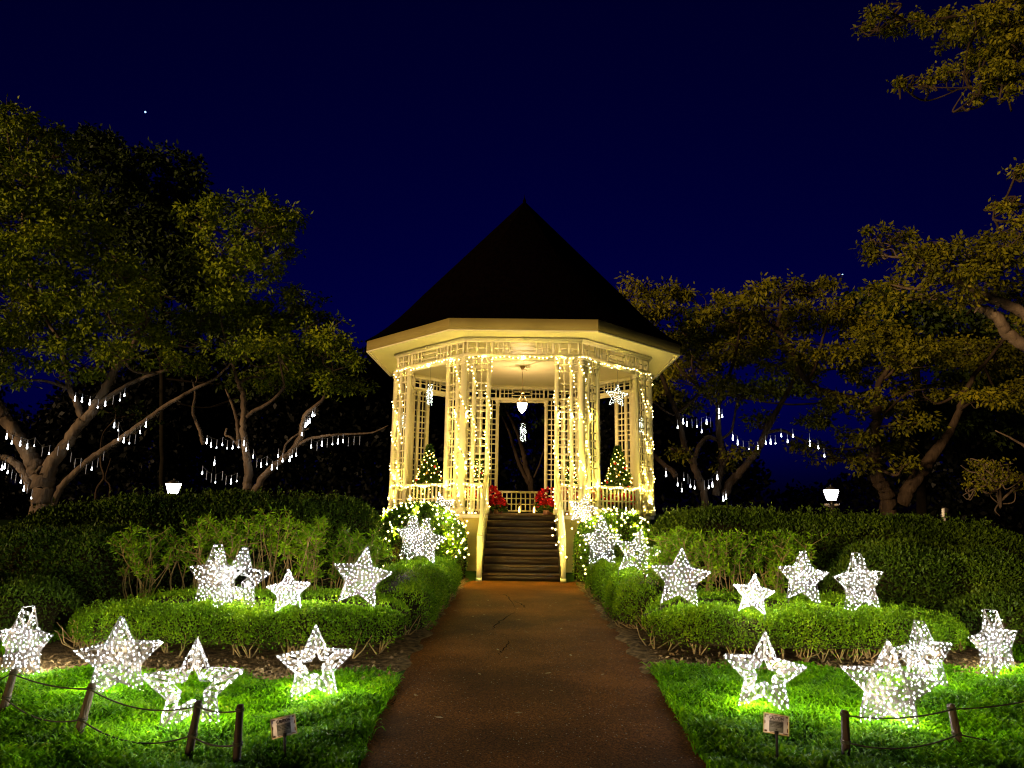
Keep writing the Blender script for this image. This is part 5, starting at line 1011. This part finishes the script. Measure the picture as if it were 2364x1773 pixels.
mb = MB(); mb.tube([(p[0], p[1], 0), (p[0], p[1], p[2]-0.12)], 0.03, 6); mb.build('stake', 'stone', root)
mb = MB(); mb.tube([p+[-0.06, 0, -0.12], p+[0.03, -0.03, 0.12]], [0.05, 0.09], 10); mb.build('housing', 'metal_dark', root)
mb = MB(); mb.hexa([p+np.array(q) for q in ((-.1, -.1, -.1), (-.05, -.1, -.12), (-.05, -.04, -.12), (-.1, -.04, -.1), (-.09, -.1, .1), (-.03, -.1, .12), (-.03, -.04, .12), (-.09, -.04, .1))]); mb.build('bracket', 'white', root)

# ------------------------------------------------------------------ rope fence: leaning stakes and sagging ropes
def stake(top, bot, r, label, mat='post_wood', ty=None):
    b_ = at_z(bot[0], bot[1], 0); t_ = at_y(top[0], top[1], b_[1]+(ty or 0)); b0 = b_-(t_-b_)*0.15
    d = (t_-b_); e = unit(np.cross(d, [0, 1, 0]))*r; g = unit(np.cross(d, e))*r; k = 0.82
    root = thing('fence_post', label, 'post', tuple(b_), 'stakes of the rope fence')
    mb = MB(); P = [b0+e+g, b0+e*1.0-g, b0-e-g, b0-e+g]; Q = [t_+(e+g)*k, t_+(e-g)*k, t_+(-e-g)*k, t_+(-e+g)*k]; tip = unit(d)*r*0.25
    q2 = [t_+tip+(a-t_)*0.75 for a in Q]
    mb.add(P+Q+q2, [[0, 1, 5, 4], [1, 2, 6, 5], [2, 3, 7, 6], [3, 0, 4, 7], [4, 5, 9, 8], [5, 6, 10, 9], [6, 7, 11, 10], [7, 4, 8, 11], [8, 9, 10, 11]]); mb.build('shaft', mat, root)
    kn = []
    for f in (0.93, 0.42):
        c = b_+d*f; mb = MB(); rr = r*(1-0.18*f)*1.22
        for q in range(2):
            a = np.linspace(0, 2*PI, 13); cc = c+unit(d)*(q-0.5)*0.012
            sq = np.maximum(np.abs(np.cos(a)), np.abs(np.sin(a))); mb.tube(cc+np.outer(np.cos(a)/sq, unit(e))*rr+np.outer(np.sin(a)/sq, unit(g))*rr, 0.0055, 5, cap=False)
        mb.build('rope_knot', 'rope', root); kn.append(c-unit(g)*0+[0, -r, 0])
    return kn
def rope(a, b_, drop, label):
    mb = MB(); mb.tube(sag(a, b_, drop, 18), 0.0052, 5); tag(mb.build('rope', 'rope'), label, 'rope', 'ropes of the fence')
ka = stake((34, 1545), (2, 1656), 0.022, 'leaning wooden stake at the far left edge of the lawn')
kb = stake((214, 1579), (174, 1718), 0.022, 'leaning wooden stake in front of the large solid star')
kc = stake((459, 1619), (434, 1752), 0.021, 'leaning brown wooden stake in front of the big hollow star')
kd = stake((554.5, 1628), (545, 1782), 0.020, 'dark upright stake nearest the left caution sign', 'post_dark')
ke = stake((1950, 1641), (1954, 1764), 0.022, 'dark upright stake nearest the right caution sign', 'post_dark')
kf = stake((2195, 1627), (2218, 1741), 0.022, 'leaning wooden stake in front of the lawn at the right')
kg = stake((2181.5, 1404), (2188, 1467), 0.032, 'pale stake beyond the hollow star at the far right')
oa, ob = at_z(-160, 1600, 0.28), at_z(-160, 1610, 0.12)
rope(oa, ka[0], 0.05, 'upper rope leaving the photo to the left of the leftmost stake')
rope(ka[0], kb[0], 0.03, 'upper rope in front of the narrow star and the large solid star'); rope(ka[1], kb[1], 0.07, 'lower rope between the two leftmost stakes')
rope(kb[0], kc[0], 0.07, 'upper rope sagging in front of the big hollow star'); rope(kb[1], kc[1], 0.09, 'lower rope sagging in the grass before the big hollow star')
rope(kc[0], kd[0], 0.02, 'short upper rope between the brown stake and the dark stake'); rope(kc[1], kd[1], 0.03, 'short lower rope between the brown stake and the dark stake')
rope(ke[0], kf[0], 0.035, 'upper rope sagging in front of the big solid star on the right'); rope(ke[1], kf[1], 0.06, 'lower rope sagging in the grass on the right lawn')
o2, o3 = at_y(2420, 1606, 5.6), at_y(2430, 1688, 5.6)
rope(kf[0], o2, 0.02, 'upper rope leaving the photo at the lower right'); rope(kf[1], o3, 0.05, 'lower rope leaving the photo at the lower right')
rope(kg[0], at_y(2420, 1462, kg[0][1]-1.2), 0.02, 'pale upper rope running behind the narrow star at the far right'); rope(kg[1], at_y(2420, 1502, kg[1][1]-1.2), 0.05, 'pale lower rope running behind the narrow star at the far right')

# ------------------------------------------------------------------ caution signs on short stakes
def text_mesh(body, size):
    cu = bpy.data.curves.new('caution_text', 'FONT'); cu.body = body; cu.size = size; cu.align_x = 'CENTER'; cu.align_y = 'CENTER'; cu.extrude = 0.0008; cu.offset = size*0.034; cu.resolution_u = 3
    o = bpy.data.objects.new('tmp', cu); COL.objects.link(o); dg = bpy.context.evaluated_depsgraph_get(); dg.update()
    me = bpy.data.meshes.new_from_object(o.evaluated_get(dg)); bpy.data.objects.remove(o); return me
def sign(cx, cy_, depth, rot, label, bot, seed):
    rng = np.random.RandomState(seed); c = at_y(cx, cy_, depth); r = math.radians(rot)
    toe = unit(np.array([EYE[0]-c[0], EYE[1]-c[1], 0])); N0 = unit(toe*0.9+np.array([0, 0, 0.32])); ex0 = unit(np.cross([0, 0, 1], N0)); ez0 = np.cross(N0, ex0)
    ex = ex0*math.cos(r)+ez0*math.sin(r); ez = -ex0*math.sin(r)+ez0*math.cos(r)
    sc = px_m(cx, cy_, depth); w, h = 27.5*sc, 21*sc
    def f(P): P = np.asarray(P, float); return c+P[:, :1]*ex+P[:, 1:2]*(N0)+P[:, 2:]*ez
    root = thing('caution_sign', label, 'sign', (c[0], c[1], 0), 'caution signs by the path')
    mb = MB(); mb.box(-w, w, -0.003, 0.0, -h, h, xf=f); bd = mb.build('board', 'sign_white', root)
    mb = MB(); e = w*0.06
    for x0, x1, z0, z1 in ((-w-e*.3, w+e*.3, h-e, h+e*.3), (-w-e*.3, w+e*.3, -h-e*.3, -h+e), (-w-e*.3, -w+e, -h+e, h-e), (w-e, w+e*.3, -h+e, h-e)): mb.box(x0, x1, -0.0045, 0.002, z0, z1, xf=f)
    mb.build('edge', 'sign_edge', root)
    mb = MB(); d = w*0.05
    for x0, x1, z0, z1 in ((-.92, -.62, .8, .88), (-.42, .1, .82, .88), (.3, .62, .82, .88), (.74, .92, .74, .88), (-.92, -.72, -.9, -.72), (-.92, -.86, -.1, .2), (-.5, -.1, -.9, -.84), (.55, .9, -.9, -.82), (.84, .92, -.7, -.3), (.86, .92, .05, .4), (-.92, -.85, .55, .8)): mb.box(x0*w, x1*w, 0, 0.0012, z0*h, z1*h, xf=f)
    mb.build('hazard_dashes', 'red_brown', root)
    mb = MB(); mb.box(-0.56*w, 0.56*w, 0, 0.0016, -0.8*h, 0.3*h, xf=f)
    for i, z in enumerate((.36, .12, -.02, -.16, -.3)):
        x = -0.52
        while x < 0.5:
            ww = rng.uniform(0.06, 0.2); mb.box(x*w, min(x+ww, .53)*w, 0.0016 if z < .3 else 0, 0.0022, (z-0.025)*h, (z+0.025)*h, mi=1, xf=f); x += ww+0.035
    mb.lathe(c+N0*0.002+ez*(-0.55*h), [(0.001, 0.004), (0.004, 0.0), (0.001, -0.004)], 6, mi=1)
    mb.build('notice_panel', ['sign_grey', 'ink'], root)
    me = text_mesh('CAUTION', h*0.44); o = bpy.data.objects.new('lettering', me); COL.objects.link(o); me.materials.append(MAT['ink'])
    Mx = Matrix.Identity(4)
    for i in range(3): Mx[i][0] = ex[i]*0.74; Mx[i][1] = ez[i]; Mx[i][2] = N0[i]; Mx[i][3] = (c+N0*0.0012+ez*0.56*h+ex*0.01*w)[i]
    o.parent = root; o.matrix_parent_inverse = root.matrix_basis.inverted(); o.matrix_basis = Mx
    b_ = at_z(bot[0], bot[1], 0); t_ = f([(0.02*w, -0.006, -0.8*h)])[0]; b_ = np.array([t_[0]*0.7+b_[0]*0.3, t_[1], -0.05])
    mb = MB(); mb.tube([b_, t_-[0, 0, h*.1], t_+ez*0.25*h-N0*0.004], [0.009, 0.009, 0.007], 8); mb.build('stake', 'ink', root)
    mb = MB(); mb.lathe(t_-np.array([0, 0, 0.012])-N0*(-0.012), [(0.001, 0), (0.013, 0), (0.013, 0.016), (0.001, 0.018)], 8); mb.build('clamp', 'ink', root)
sign(655, 1677, 4.75, 10, 'tilted white caution sign on a black stake left of the path', (655, 1790), 1)
sign(1792, 1671.5, 4.9, -3.5, 'level white caution sign on a black stake right of the path', (1799, 1775), 2)
